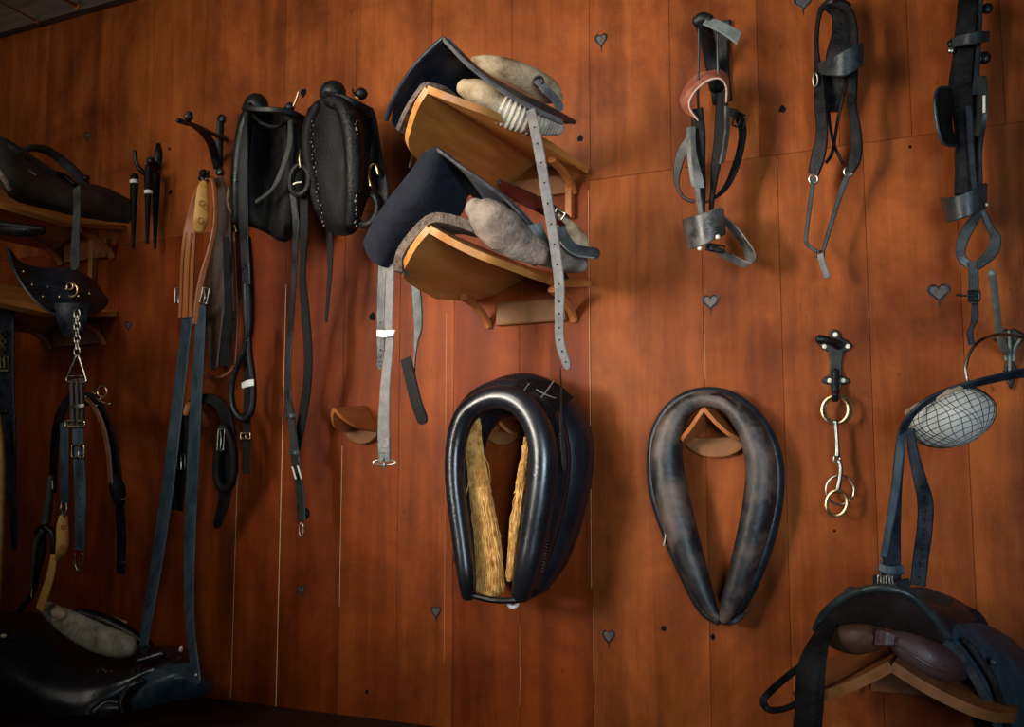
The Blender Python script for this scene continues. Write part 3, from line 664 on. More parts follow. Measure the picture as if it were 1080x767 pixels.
MB().strap([(893, 84, .055), (884, 125, .05), (878, 160, .045), (871, 172, .05)], 3.5, .004, k=6).build('inner_strap', 'black', r)
MB().ring(860, 84, .09, 2.5, 7, 1).build('noseband_ring', 'steel', r)
MB().ring(858, 189, .07, 4.5, 4.5, 1.5).build('bit_ring', 'steel', r); MB().ring(895, 181, .07, 4.5, 4.5, 1.5).build('bit_ring', 'steel', r)
MB().strap([(858, 188, .07, 5), (855, 210, .07, 5), (852, 235, .07, 4.5), (850, 254, .07, 4.5), (856, 262, .07, 4), (864, 266, .07, 3)], 5, .004, k=6).build('curb_strap', 'slate', r)
MB().strap([(895, 182, .07, 6), (888, 200, .07, 6), (880, 225, .07, 5), (873, 248, .07, 5), (868, 265, .07, 4)], 5, .004, k=6).build('curb_strap', 'slate', r)
MB().frame(865, 268, .07, 4, 3, 1).build('curb_buckle', 'iron', r)
MB().strap([(865, 268, .075), (868, 280, .075), (873, 293, .075)], 7, .004).build('strap_tag', 'greystrap', r)

# ---------------------------------------------------------------- long dark bridle at right
r = thing('bridle', 'long black driving bridle hanging at upper right, with cup blinkers', 'bridle', (1026, 360, .05), 'bridles on the wall')
MB().strap([(1024, -8, .07, 26), (1021, 30, .075, 27), (1018, 60, .075, 27), (1015, 95, .075, 30), (1019, 130, .08, 27), (1020, 165, .08, 25), (1019, 205, .08, 26)], 26, .022, k=6).build('head_bundle', 'black', r)
MB().strap([(1035, -5, .10, 5), (1033, 35, .10, 5), (1031, 65, .10, 6), (1029, 100, .10, 8)], 5, .005, k=6).build('cheek_strap', 'navy', r)
MB().strap([(1022, 112, .11, 7), (1024, 150, .11, 7), (1028, 200, .11, 7)], 7, .005, k=6).build('cheek_strap', 'navy', r)
MB().strap([(1038, 130, .10, 5), (1033, 160, .10, 6), (1034, 200, .10, 6)], 7, .005, k=6).build('cheek_strap', 'navy', r)
MB().ribbon([(1004, 40, .085), (1018, 36, .115), (1032, 33, .115), (1043, 33, .085), (1030, 35, .05), (1012, 39, .05)],
            [(1005, 50, .085), (1018, 48, .115), (1032, 46, .115), (1042, 44, .085), (1030, 46, .05), (1012, 49, .05)], .005, closed=True).build('loop_band', 'slate', r)
MB().ball((1003, 53, .09), 4, (1, .6, 1)).build('rosette', 'steel', r); MB().ball((1004, 46, .085), 5, (1, .6, 1)).build('rosette_boss', 'black', r)
MB().ball((1038, 61, .08), 7, (1, .6, 1)).build('rosette_boss', 'black', r); MB().ball((1041, 9, .06), 6, (1, .6, 1)).build('rosette_boss', 'black', r)
MB().sheet([[(1003, 93, .09), (993, 92, .115), (987, 97, .14)], [(1002, 115, .09), (993, 116, .12), (986, 118, .145)], [(1004, 140, .09), (996, 142, .12), (990, 140, .14)], [(1010, 153, .09), (1001, 154, .11), (995, 152, .125)]], .008, 4).build('blinker', 'black', r)
MB().tube([(1003, 92, .095, 1.4), (990, 93, .13, 1.5), (986, 103, .145, 1.6), (987, 120, .147, 1.6), (990, 139, .143, 1.6), (996, 152, .128, 1.6), (1009, 154, .095, 1.5)], k=5, seg=8).build('blinker_edge', 'slate', r)
MB().sheet([[(1031, 82, .09), (1036, 80, .12), (1039, 82, .14)], [(1032, 105, .09), (1036, 105, .125), (1040, 106, .15)], [(1030, 128, .09), (1034, 130, .12), (1038, 130, .145)], [(1029, 142, .09), (1032, 144, .11), (1035, 144, .12)]], .008, 4).build('blinker', 'slate', r)
MB().strap([(1038, 101, .155), (1038, 119, .153)], 3.2, .004).build('blinker_plate', 'pale', r)
MB().ribbon([(992, 208, .10), (1003, 208, .15), (1022, 202, .16), (1039, 193, .13), (1036, 197, .07), (1015, 205, .055), (998, 209, .07)],
            [(999, 234, .10), (1007, 233, .145), (1023, 228, .155), (1039, 220, .13), (1036, 222, .07), (1017, 230, .055), (1003, 234, .07)], .005, closed=True).build('noseband', 'slate', r)
MB().ball((1040, 216, .13), 2.2).build('noseband_stud', 'pale', r)
MB().strap([(1033, 224, .10, 8), (1022, 240, .105, 12), (1014, 258, .105, 12), (1014, 271, .10, 10), (1022, 280, .095, 9)], 11, .0045, k=6).build('chin_loop', 'slate', r)
MB().strap([(1036, 222, .09, 7), (1044, 240, .085, 8), (1050, 252, .085, 12), (1046, 266, .085, 13), (1034, 278, .09, 10), (1026, 282, .09, 9)], 11, .0045, k=6).build('chin_loop', 'slate', r)
MB().strap([(1026, 276, .10), (1027, 296, .10), (1027, 320, .10)], 11, .006, k=5).build('chin_strap', 'slate', r)
mb = MB().frame(1027, 312, .107, 6, 5, 1.2); mb.tube([(1009, 311, .105, 1.2), (1020, 312, .107, 1.2), (1030, 312, .11, 1.2)], k=3); mb.build('buckle', 'iron', r)
MB().strap([(1028, 318, .09, 7), (1028, 336, .085, 8), (1025, 345, .08, 5), (1023, 352, .08, 7), (1025, 364, .075, 7)], 7, .0045, k=6).build('strap_end', 'navy', r)
# ---------------------------------------------------------------- snaffle bit on a cast hook
r = thing('wall_hook', 'small black cast iron hook with five pale screws holding the ring bit', 'hook', (882, 400, 0))
def zx(u, v): p = P(u, v); return (p.x, p.z)
out = [(876, 357), (875, 351), (880, 347), (886, 350), (887, 356), (895, 360), (900, 365), (895, 369), (890, 372), (888, 385), (888, 396), (894, 399), (897, 402), (893, 406), (888, 406), (886, 414), (884, 420), (879, 420), (877, 413), (875, 406), (870, 405), (866, 402), (870, 398), (875, 396), (876, 384), (874, 371), (868, 369), (863, 364), (868, 360)]
MB().prism([zx(*p) for p in out], -.008, -.0005).build('back_plate', 'iron', r, smooth=False, bevel=.003)
mb = MB()
for p in ((881, 353), (869.5, 365.5), (894, 365.5), (875, 401.5), (889, 401.5)): MB().ball((*p, .008), 2.6, (1, .5, 1)).build('screw_head', 'pale', r)
MB().tube([(884, 364, .01, 5), (879, 361, .03, 4.5), (870, 358.5, .05, 4.5), (864, 358, .055, 5)], k=5).build('horn', 'iron', r)
MB().tube([(881, 392, .012, 4), (881, 406, .022, 4), (881, 416, .03, 4), (881, 421, .042, 3.5), (881, 416, .052, 3)], k=4).build('lower_hook', 'iron', r)
r = thing('snaffle_bit', 'jointed brass and steel ring bit hanging from the small cast hook', 'bit', (884, 545, .04))
MB().ring(881, 432.5, .04, 14, 14.5, 1.9).build('ring', 'brass', r)
MB().ring(884.5, 432, .03, 14.5, 14.5, 1.4).build('ring', 'brass', r)
MB().tube([(881, 445, .042, 3.2), (881.5, 450, .042, 2.6), (882.5, 463, .042, 2.4), (883, 476, .042, 2.9), (882.5, 481, .042, 3.2)], k=4).build('mouthpiece', 'steel', r)
mb = MB().ring(883, 484, .042, 3.2, 4, 1.2); mb.build('joint', 'steel', r)
MB().tube([(885, 486, .042, 2.4), (886.5, 494, .042, 2.6), (885.5, 506, .042, 2.5), (883, 517, .042, 3)], k=4).build('mouthpiece', 'steel', r)
MB().ring(886, 517, .03, 15, 15.5, 1.2).build('ring', 'steel', r)
MB().ring(882.5, 531, .045, 11, 13.5, 1.9, rot=12).build('ring', 'brass', r)

# ---------------------------------------------------------------- ornate bracket, netted ball and girth strap
r = thing('wall_bracket', 'ornate iron bracket at the right edge with a long rod and wire hoop', 'hook', (1064, 410, 0))
out = [(1056, 352), (1060, 346), (1064, 350), (1069, 346), (1075, 350), (1082, 354), (1078, 362), (1071, 368), (1070, 382), (1074, 392), (1070, 402), (1066, 412), (1062, 402), (1058, 392), (1062, 380), (1060, 368), (1052, 362), (1046, 358)]
MB().prism([zx(*p) for p in out], -.012, -.0005).build('back_plate', 'iron', r, smooth=False, bevel=.004)
mb = MB()
for q in ([(1056, 360, .014), (1060, 368, .016), (1061, 380, .016)], [(1076, 358, .014), (1070, 368, .016), (1069, 380, .016)], [(1064, 350, .014), (1065, 362, .018), (1065, 376, .018), (1065, 395, .016)]):
    mb.tube(q, w=1.8, k=4)
mb.build('scroll', 'greyiron', r)
MB().tube([(1062, 372, .014, 4.5), (1058, 366, .05, 4.2), (1054, 352, .10, 4), (1051, 328, .17, 3.8), (1048, 300, .24, 3.8), (1046, 288, .27, 4.2)], k=5, seg=12).build('rod', 'greyiron', r)
MB().tube([(1020, 402, .22, 1.8), (1018.5, 388, .22, 1.8), (1023, 372, .21, 1.8), (1033, 360, .19, 1.8), (1047, 354, .15, 1.8), (1062, 353, .11, 1.8), (1082, 357, .08, 1.8)], k=6).build('wire_hoop', 'steel', r)
# ball
r = thing('netted_ball', 'white cotton ball in dark wire netting below the wire hoop', 'ball', (1005, 474, .2))
def dome(mb, w_off=0, steps=12, seg=32, only=None):
    ax = V(P(1016, 470, .22) - P(990, 421, .22)); L_ = ax.length; ax.normalize()
    e1 = P(1022, 405, .22) - P(958, 437, .22); e1 = (e1 - ax * e1.dot(ax)); R0 = 36.5 * mpp(P(990, 421, .22)); e1.normalize(); e2 = ax.cross(e1)
    c = P(990, 421, .22); return c, ax, e1, e2, L_, R0
c, ax, e1, e2, L_, R0 = dome(None)
prof = [(0, .90), (.06, .97), (.2, 1.10), (.38, 1.19), (.55, 1.17), (.72, 1.02), (.86, .76), (.95, .46), (.995, .16)]
pc = cr(prof, 4)
skew = lambda t: e1 * (R0 * .16 * t)
R = [[c + ax * (L_ * t) + skew(t) + (e1 * math.cos(2 * math.pi * j / 36) + e2 * math.sin(2 * math.pi * j / 36) * .8) * (R0 * rr) for j in range(36)] for t, rr in pc]
MB().rings(R).build('cotton_body', 'ball', r, angle=180)
mb = MB()
def surf(t, a, k_=1.015):
    i = min(len(pc) - 2, max(0, sum(1 for q in pc if q[0] <= t) - 1)); q0, q1 = pc[i], pc[i + 1]; x = (t - q0[0]) / max(1e-6, q1[0] - q0[0]); rr = q0[1] + (q1[1] - q0[1]) * max(0, min(1, x))
    return c + ax * (L_ * t) + skew(t) + (e1 * math.cos(a) + e2 * math.sin(a) * .8) * (R0 * rr * k_)
for i in range(34):
    q = []
    for k_ in range(13):
        t = .03 + .95 * k_ / 12; p = surf(t, 2 * math.pi * i / 34 + .10 * math.sin(6 * t + i)); q.append((p.x, p.y, p.z, .00055))
    mb.wtube(q, k=1, seg=4, round_ends=False)
for t in (.10, .21, .32, .43, .54, .65, .76, .86, .94):
    q = []
    for k_ in range(40):
        a = 2 * math.pi * k_ / 40; p = surf(t + .012 * math.sin(3 * a + 9 * t), a); q.append((p.x, p.y, p.z, .00055))
    mb.wtube(q, k=1, seg=4, closed=True)
mb.build('wire_netting', 'iron', r)
q = []
for k_ in range(36):
    p = surf(.02, 2 * math.pi * k_ / 36, 1.0) - ax * .002; q.append((p.x, p.y, p.z, .006 + .0015 * math.sin(k_ * 2.9)))
MB().wtube(q, closed=True, k=2, seg=10).build('gathered_hem', 'rim', r)
r = thing('girth_strap', 'long dark blue strap over the netted ball, both ends hanging to the saddle', 'strap', (945, 610, .3))
MB().ribbon([(1090, 386, .20), (1062, 392, .22), (1030, 400, .25), (1000, 409, .27), (975, 421, .29), (958, 437, .30), (948, 452, .31), (944, 475, .315), (940, 515, .33), (934, 555, .35), (929, 590, .37), (927, 612, .38)],
            [(1090, 397, .19), (1062, 401, .21), (1030, 408, .24), (1000, 416, .26), (977, 428, .28), (963, 442, .29), (956, 458, .30), (954, 480, .305), (951, 520, .315), (950, 555, .33), (950, 590, .35), (950, 612, .36)], .006, k=6).build('strap_front', 'navy', r)
MB().strap([(955, 446, .285, 8), (950, 470, .32, 9), (944, 520, .335, 9), (937, 560, .355, 8), (932, 588, .375, 8)], 9, .004, k=6).build('strap_liner', 'teal', r)
MB().strap([(960, 452, .26, 8), (963, 475, .26, 11), (970, 505, .265, 14), (976, 530, .275, 17), (975, 560, .285, 17), (971, 590, .30, 17), (968, 618, .31, 17)], 14, .0055, k=6, holes=(.4, .95, 8, 1.0)).build('strap_back', ['navy', 'hole'], r)
MB().ribbon([(928, 593, .385), (938, 597, .39), (952, 596, .375)], [(927, 603, .39), (938, 607, .395), (953, 606, .38)], .006).build('keeper', 'teal', r)

# ---------------------------------------------------------------- english saddle
r = thing('riding_saddle', 'dark blue english riding saddle on the low wooden rack', 'saddle', (950, 700, .3))
arc = [(861, 664, .40), (870, 648, .43), (893, 630, .46), (928, 621, .48), (958, 628, .475), (982, 648, .455), (1000, 674, .43)]
MB().sheet([arc,
            [sh(p, .035, -.010) for p in arc],
            [sh(p, .11, -.018) for p in arc[:1]] + [(876, 655, .34), (900, 640, .345), (938, 632, .35), (972, 634, .345), (997, 648, .35), (1010, 668, .36)],
            [(890, 662, .24), (905, 652, .24), (925, 643, .24), (955, 636, .24), (985, 634, .24), (1010, 642, .25), (1020, 660, .27)],
            [(905, 660, .15), (915, 648, .15), (935, 636, .15), (965, 626, .15), (995, 630, .15), (1018, 642, .16), (1030, 655, .18)]], .014, 4).build('seat', 'navy', r, angle=60)
MB().wtube([(*sh(p, -.004, .002), .0075) for p in arc], k=5, seg=12).build('cantle_edge', 'slate', r)
low = [(866, 668, .38), (878, 662, .40), (900, 659, .42), (928, 660, .43), (955, 666, .43), (980, 678, .42), (1000, 692, .41)]
MB().sheet([arc, [tuple((a + b) / 2 for a, b in zip(p, q))[:2] + ((p[2] + q[2]) / 2 + .006,) for p, q in zip(arc, low)], low], .010, 4).build('cantle_back', 'cavity', r)
MB().tube([(872, 671, .40, 7), (884, 673, .425, 13), (902, 674, .44, 16), (920, 673, .445, 14), (928, 672, .445, 11)], k=6, seg=18, flat=.8).build('panel', 'russet', r)
MB().tube([(938, 672, .455, 8), (955, 681, .455, 15), (978, 693, .45, 19), (1000, 703, .43, 17), (1014, 708, .41, 10)], k=6, seg=18, flat=.8).build('panel', 'plum', r)
MB().tube([(944, 678, .478, .9), (965, 693, .482, .9), (990, 707, .472, .9), (1012, 714, .43, .9)], k=5, seg=6).build('panel_seam', 'brown', r)
MB().ribbon([(925, 664, .475), (934, 665, .48), (943, 668, .475)], [(923, 681, .475), (932, 682, .48), (942, 682, .475)], .006).build('gullet_strap', 'plum', r)
MB().tube([(1000, 640, .22, 9), (1013, 648, .20, 11), (1028, 654, .17, 10), (1038, 660, .15, 5)], k=5, seg=14, flat=.7).build('pommel', 'navy', r)
MB().ball((898, 625, .40), 7, (1.1, 1, .9)).build('cantle_stud', 'teal', r)
MB().sheet([[(988, 668, .41), (1008, 660, .36), (1036, 660, .28), (1066, 676, .20)],
            [(1008, 692, .40), (1030, 686, .37), (1062, 689, .30), (1092, 704, .21)],
            [(1032, 727, .39), (1054, 722, .36), (1084, 724, .30), (1112, 738, .21)],
            [(1052, 775, .38), (1070, 772, .36), (1098, 776, .30), (1124, 786, .21)]], .010, 5).build('flap', 'teal', r)
MB().sheet([[(998, 680, .35), (1012, 690, .31), (1030, 690, .27)], [(1014, 715, .35), (1030, 715, .31), (1050, 712, .26)], [(1026, 755, .34), (1046, 752, .31), (1066, 748, .26)], [(1036, 800, .34), (1056, 800, .31), (1080, 795, .26)]], .010, 4).build('gap_shade', 'matte', r)  # black sheet stands in for the shade in the gap between panel and flap
MB().strap([(996, 676, .44, 9), (1012, 690, .43, 10), (1028, 715, .42, 10), (1044, 745, .41, 10), (1056, 775, .40, 10)], 9, .005, k=6, n=V((.4, -.85, .2))).build('stirrup_leather', 'slate', r)
MB().strap([(1016, 674, .41, 6), (1030, 690, .405, 8), (1046, 715, .40, 7), (1056, 742, .395, 7), (1066, 775, .385, 7)], 7, .005, k=6, n=V((.4, -.85, .2))).build('stirrup_leather', 'black', r)
MB().ball((1048, 699, .39), 4, (1, .6, 1)).build('flap_stud', 'slate', r)
MB().tube([(1046, 703, .40, 1.2), (1050, 712, .395, 1.2), (1053, 722, .39, 1.2)], k=3, seg=6).build('flap_strap', 'slate', r)
mb = MB().sheet([[(958, 622, .36), (972, 621, .34), (990, 626, .30), (1004, 636, .26)], [(962, 632, .38), (974, 633, .37), (988, 640, .34), (1000, 650, .31)]], .008, 4); mb.build('seat_patch', 'slate', r)
MB().sheet([[(886, 652, .41), (876, 654, .43), (866, 662, .44)], [(876, 674, .47), (864, 678, .48), (851, 684, .48)], [(870, 706, .50), (856, 708, .51), (842, 706, .50)], [(868, 740, .50), (854, 742, .51), (840, 738, .50)], [(864, 785, .49), (852, 787, .50), (838, 785, .49)]], .010, 4).build('flap', 'matte', r)
MB().strap([(848, 700, .50, 7), (830, 714, .48, 8), (812, 730, .44, 8), (805, 740, .44, 8), (812, 749, .435, 7), (830, 747, .48, 7), (846, 738, .50, 7)], 7, .005, k=6, n=V((.3, -.9, .3))).build('strap_loop', 'matte', r)
MB().ribbon([(922, 606, .40), (938, 612, .415), (958, 610, .395)], [(922, 622, .40), (940, 626, .415), (960, 624, .395)], .008).build('buckle_tab', 'navy', r)
for u in (929, 938): MB().frame(u, 615, .42, 3.2, 7.5, .9, 0).build('buckle', 'steel', r)

# ---------------------------------------------------------------- padded collars on the left
r = thing('wall_hook', 'black knob hook carrying the left of two black padded hame collars', 'hook', (272, 105, 0))
MB().tube([(277, 128, .004, 7), (276, 122, .04, 6), (273, 116, .12, 6), (271, 108, .19, 7)], k=4).build('arm', 'iron', r)
MB().ball((270, 112, .20), 12.5, (1.12, 1, 1.1)).build('knob', 'iron', r)
r = thing('hame_collar', 'left of two black padded hame collars, broad with its open end downward', 'horse collar', (285, 245, .1), 'black hame collars')
MB().sheet([[(255, 122, .20), (268, 116, .20), (285, 119, .15), (304, 121, .16), (319, 130, .12)],
            [(251, 150, .19), (266, 146, .18), (285, 148, .12), (306, 148, .17), (322, 156, .12)],
            [(248, 190, .18), (263, 188, .17), (284, 190, .12), (306, 192, .17), (322, 198, .11)],
            [(249, 222, .16), (264, 226, .155), (283, 236, .13), (301, 240, .16), (317, 226, .10)],
            [(256, 236, .14), (272, 237, .13), (290, 245, .13), (299, 251, .14), (310, 238, .10)]], .03, 4).build('pad_body', 'matte', r, angle=60)
MB().tube([(264, 113, .225, 6), (258, 135, .225, 8), (254, 165, .215, 9), (252, 200, .20, 9), (252, 232, .18, 8)], k=6, seg=14).build('side_roll', 'black', r)
MB().tube([(302, 118, .19, 6), (312, 140, .18, 9), (316, 170, .17, 11), (315, 205, .15, 11), (308, 236, .13, 9)], k=6, seg=14).build('side_roll', 'matte', r)
MB().strap([(256, 113, .245), (270, 115, .25), (290, 116, .235), (308, 119, .205), (322, 126, .16)], 6, .006, k=5).build('top_strap', 'black', r)
MB().tube([(268, 122, .24, 2), (276, 130, .245, 2), (290, 134, .23, 2), (303, 128, .205, 2)], k=5, seg=8).build('loop_strap', 'black', r)
MB().strap([(306, 128, .215, 5), (306, 150, .22, 6), (300, 172, .225, 5), (293, 190, .225, 5), (285, 202, .222, 4), (270, 213, .215, 4)], 5, .006, k=6).build('hame_edge', 'greyblack', r)
MB().strap([(260, 118, .245, 4), (259, 150, .245, 6), (257, 190, .235, 9), (257, 225, .22, 10), (258, 260, .20, 9), (260, 300, .18, 9)], 7, .007, k=6).build('hanging_strap', 'black', r)
MB().ball((306, 113, .20), 5).build('terret', 'iron', r)
MB().tube([(309, 113, .20, 1.2), (312, 106, .20, 1.2), (315, 97, .20, 1.2)], k=3).build('terret_hook', 'brass', r)
MB().tube([(243, 198, .17, 3), (242, 210, .17, 4), (244, 221, .17, 3.5)], k=4, flat=.5).build('side_buckle', 'brown', r)
MB().tube([(241, 196, .178, .8), (240, 208, .18, .8), (243, 222, .18, .8), (247, 236, .178, .8), (249, 244, .175, .8)], k=4, seg=6).build('buckle_stitching', 'brass', r)
r = thing('lead_strap', 'black looped strap with white tape hanging below the left hame collar', 'strap', (258, 440, .1))
MB().tube([(259, 252, .15, 6), (261, 290, .14, 6.5), (262, 330, .13, 6.5), (262, 352, .125, 5), (257, 372, .12, 3.5), (248, 392, .115, 3.2), (244, 412, .11, 3.2), (247, 432, .11, 3.4), (256, 442, .11, 3.6), (264, 436, .11, 3.6), (267, 418, .11, 3.6), (266, 395, .115, 3.6), (263, 372, .12, 3.6), (262, 345, .128, 3)], k=6, seg=12, flat=.8).build('looped_end', 'black', r)
MB().strap([(261, 340, .10, 8), (262, 380, .095, 8), (261, 420, .09, 8), (260, 460, .09, 8), (259, 500, .09, 7)], 8, .005, k=6).build('straight_end', 'matte', r)
MB().ribbon([(255, 404, .115), (261, 401, .125), (268, 400, .122)], [(256, 410, .115), (262, 408, .126), (268, 407, .122)], .004).build('tape', 'whitetape', r)
MB().frame(259, 460, .10, 5, 3, .8).build('buckle', 'brass', r)

r = thing('wall_hook', 'black knob hook carrying the right of two black padded hame collars', 'hook', (352, 100, 0))
MB().tube([(358, 126, .004, 7), (357, 118, .05, 6), (353, 108, .15, 6), (351, 98, .20, 7)], k=4).build('arm', 'iron', r)
MB().ball((351, 98, .21), 13, (1.15, 1, 1.0)).build('knob', 'iron', r)
r = thing('hame_collar', 'right of two black padded hame collars, with peeling edge and two leather eyelets', 'horse collar', (355, 240, .1), 'black hame collars')
MB().sheet([[(330, 116, .20), (342, 106, .225), (357, 104, .225), (374, 110, .19), (391, 120, .13)],
            [(323, 142, .19), (338, 138, .22), (355, 140, .23), (376, 142, .20), (396, 150, .13)],
            [(326, 185, .18), (340, 184, .205), (354, 184, .205), (372, 186, .20), (388, 190, .13)],
            [(337, 222, .16), (347, 225, .185), (358, 227, .195), (369, 228, .18), (377, 224, .12)],
            [(349, 239, .14), (355, 243, .16), (361, 246, .17), (367, 245, .16), (371, 241, .12)]], .03, 4).build('pad_body', 'matte', r, angle=60)
MB().tube([(349, 106, .245, 8), (362, 112, .25, 10), (371, 135, .25, 11), (374, 165, .245, 11), (374, 200, .235, 10), (371, 235, .21, 8)], k=6, seg=14).build('side_roll', 'cracked', r)
MB().tube([(336, 112, .235, 6), (328, 130, .225, 7), (326, 155, .215, 8), (331, 190, .205, 8), (338, 220, .19, 7)], k=6, seg=14).build('side_roll', 'matte', r)
MB().strap([(342, 100, .25), (356, 102, .262), (372, 108, .25), (392, 118, .19)], 8, .007, k=5).build('top_strap', 'cracked', r)
MB().ball((381, 99, .18), 7, (1, 1, .9)).build('top_knot', 'iron', r); MB().tube([(372, 94, .19, 1.2), (374, 101, .2, 1.2), (378, 104, .2, 1.2)], k=3).build('top_pin', 'brass', r)
fl = MB()
for i in range(34):
    t = i / 33; v = 128 + 112 * t + random.uniform(-2, 2); u = 375 - 2.5 * t + random.uniform(-2.2, 2.2) + (3 if t > .7 else 0)
    if .15 < t < .35 and i % 2: continue
    q = sh((u, v, .268 - .03 * t)); fl.ball(q, random.uniform(.6, 1.5), (random.uniform(.6, 1.2), .4, random.uniform(.8, 2.4)), seg=6, rings=4)
fl.build('peeling_edge', 'greystrap', r)
fl = MB()
for i in range(26):
    t = i / 25; v = 128 + 110 * t; u = 329 + 12 * t * t + random.uniform(-2, 2)
    fl.ball(sh((u, v, .24 - .03 * t)), random.uniform(.4, .9), (1, .4, 1.3), seg=6, rings=4)
fl.build('worn_stitching', 'greystrap', r)
MB().ring(316.5, 190, .22, 10, 15.5, 4, rot=6).build('eyelet', 'cracked', r)
MB().ring(387, 221, .20, 11, 17, 4, rot=14).build('eyelet', 'cracked', r)
MB().tube([(317, 158, .23, 1.3), (316, 168, .235, 1.3), (317, 177, .23, 1.3)], k=3).build('eyelet_hook', 'brass', r)
mb = MB().tube([(391, 196, .22, 1.6), (389, 184, .215, 1.6), (391, 175, .21, 1.6), (396, 174, .205, 1.6), (399, 184, .2, 1.6)], k=5, seg=8); mb.build('eyelet_hook', 'brass', r)
MB().strap([(388, 118, .17, 12), (393, 145, .17, 14), (398, 172, .175, 14), (403, 195, .18, 14), (404, 215, .18, 12)], 13, .008, k=6).build('side_strap', 'cracked', r)
MB().tube([(307, 196, .22, .9), (312, 193, .225, .9), (318, 192, .225, .8)], k=3, seg=6).build('loose_tie', 'pale', r)
MB().strap([(346, 232, .13, 7), (348, 258, .125, 7), (348, 285, .12, 5), (346, 312, .115, 4), (344, 340, .11, 2.5)], 5, .004, k=6).build('trailing_strap', 'matte', r)
r = thing('rein_strap', 'pair of long black straps joined by a buckle, left of the small empty peg', 'strap', (316, 565, .1))
MB().strap([(309, 204, .20, 7), (312, 235, .19, 7), (311, 270, .17, 6), (309, 310, .15, 5.5), (306, 350, .13, 5.5), (304, 390, .12, 6), (304, 420, .11, 7), (307, 440, .11, 9)], 6, .006, k=6).build('left_strap', 'black', r)
MB().strap([(321, 206, .20, 9), (321, 240, .19, 9), (320, 272, .17, 7), (319, 292, .16, 7), (322, 330, .14, 9), (325, 370, .13, 9), (324, 405, .12, 9), (319, 440, .11, 9), (314, 468, .105, 8), (311, 488, .10, 8)], 9, .006, k=6).build('right_strap', 'matte', r)
MB().strap([(306, 432, .125, 8), (309, 455, .125, 8), (311, 478, .125, 9), (314, 500, .12, 9)], 8, .007, k=5).build('joined_strap', 'black', r)
MB().strap([(314, 500, .115, 8), (317, 525, .11, 9), (318, 550, .11, 9)], 9, .006, k=5).build('lower_strap', 'black', r)
for v, u in ((438, 306.5), (477, 310.5)): MB().strap([(u - 5, v, .13), (u, v + .5, .135), (u + 5, v, .13)], 5, .004, n=OUT).build('keeper', 'slate', r)
mb = MB().tube([(308.5, 493, .125, 1), (310.5, 500, .128, 1), (312, 505, .126, 1)], k=3, seg=6); mb.tube([(314, 492, .125, 1), (316, 498, .13, 1), (318, 505, .126, 1)], k=3, seg=6); mb.build('buckle', 'pale', r)
MB().ball((322.5, 542, .10), 5, (1, .6, 1.2)).build('keeper_lump', 'matte', r)
MB().ring(318, 559, .11, 2.4, 7, .9).build('hook_ring', 'steel', r)
# ---------------------------------------------------------------- iron saddle bracket and tan strap
r = thing('saddle_bracket', 'black cast iron bracket with a long curved arm at upper left, empty', 'bracket', (232, 182, 0))
mb = MB(); mb.tube([(233, 126, .006, 4), (232, 140, .008, 3.6), (231, 160, .008, 4.2), (231, 182, .006, 4)], k=5, flat=.4); mb.build('back_plate', 'iron', r)
for p in ((233, 125, .010), (231, 181, .010)): MB().ball(p, 4.4, (1, .4, 1.1)).build('plate_end', 'iron', r)
MB().ball((236, 146, .012), 3.2, (1, .5, 1)).build('plate_end', 'iron', r); MB().ball((231, 182, .016), 2, (1, .5, 1)).build('screw_head', 'greyiron', r)
MB().tube([(236, 147, .012, 2.2), (222, 140, .14, 2.2), (207, 133, .28, 2.3), (194, 129, .38, 2.8), (188, 127, .42, 2.8)], k=5).build('arm', 'iron', r)
MB().tube([(229, 176, .012, 4), (226, 162, .04, 4.5), (222, 150, .10, 4.5), (213, 139, .20, 3.5), (203, 132, .29, 2.2)], k=5, flat=.7).build('brace', 'iron', r)
mb = MB().tube([(200, 120, .395, 3.5), (199, 124, .395, 5), (199, 128, .39, 2)], k=3, flat=.5); mb.build('arm_end', 'iron', r)

r = thing('trace_strap', 'pair of long blue leather traces hung from their doubled tan ends', 'trace', (205, 715, .2))
MB().tube([(215, 181, .10, 3), (214, 187, .11, 4), (216, 192, .11, 3.5)], k=4).build('clip', 'iron', r)
for u, v in ((212, 182), (219, 182), (211, 188), (220, 189)): MB().ball((u, v, .115), 2.4).build('clip_stud', 'iron', r)
part(MB().tube([(215, 193, .14, 3.5), (213.5, 200, .145, 5.5), (213, 215, .145, 7), (212, 230, .145, 7.6), (210, 241, .14, 6)], k=6, seg=16, flat=.35).build('end_piece', 'ochre', r), 'ochre leather end piece with two rivets')
for p in ((213, 214.5, .163), (211.5, 232.5, .163)):
    MB().ring(*p, 2.6, 2.6, .8).build('rivet', 'tan', r)
MB().strap([(212, 191, .12, 3, 60), (206, 205, .125, 4, 55), (202, 225, .125, 8, 40), (200, 245, .125, 13, 15), (198, 275, .12, 15, 0), (197, 305, .12, 15, 0), (196, 335, .12, 16, 0)], 14, .007, k=7).build('tan_strap', 'tan', r)
for o in (-5.5, 1.0, 6.0):
    MB().tube([(201 + o * .8, 246, .13, .9), (198 + o, 275, .127, 1), (197 + o, 305, .127, 1), (196 + o, 334, .127, .9)], k=4, seg=6).build('strap_ridge', 'tan', r)
MB().strap([(217, 189, .11, 3, 70), (224, 191, .115, 4, 65), (227, 210, .115, 5, 60), (227, 235, .115, 5, 60), (222, 262, .115, 6, 55), (214, 290, .115, 7, 50), (209, 315, .115, 7, 50), (206, 342, .115, 6, 50)], 5, .009, k=7).build('tan_strap', 'tan', r)
MB().strap([(199, 326, .112, 11), (196, 350, .11, 11), (188, 420, .11, 12), (178, 505, .13, 13), (166, 590, .18, 13), (157, 645, .24, 13), (151, 684, .30, 12)], 12, .006, k=8).build('trace', 'teal', r)
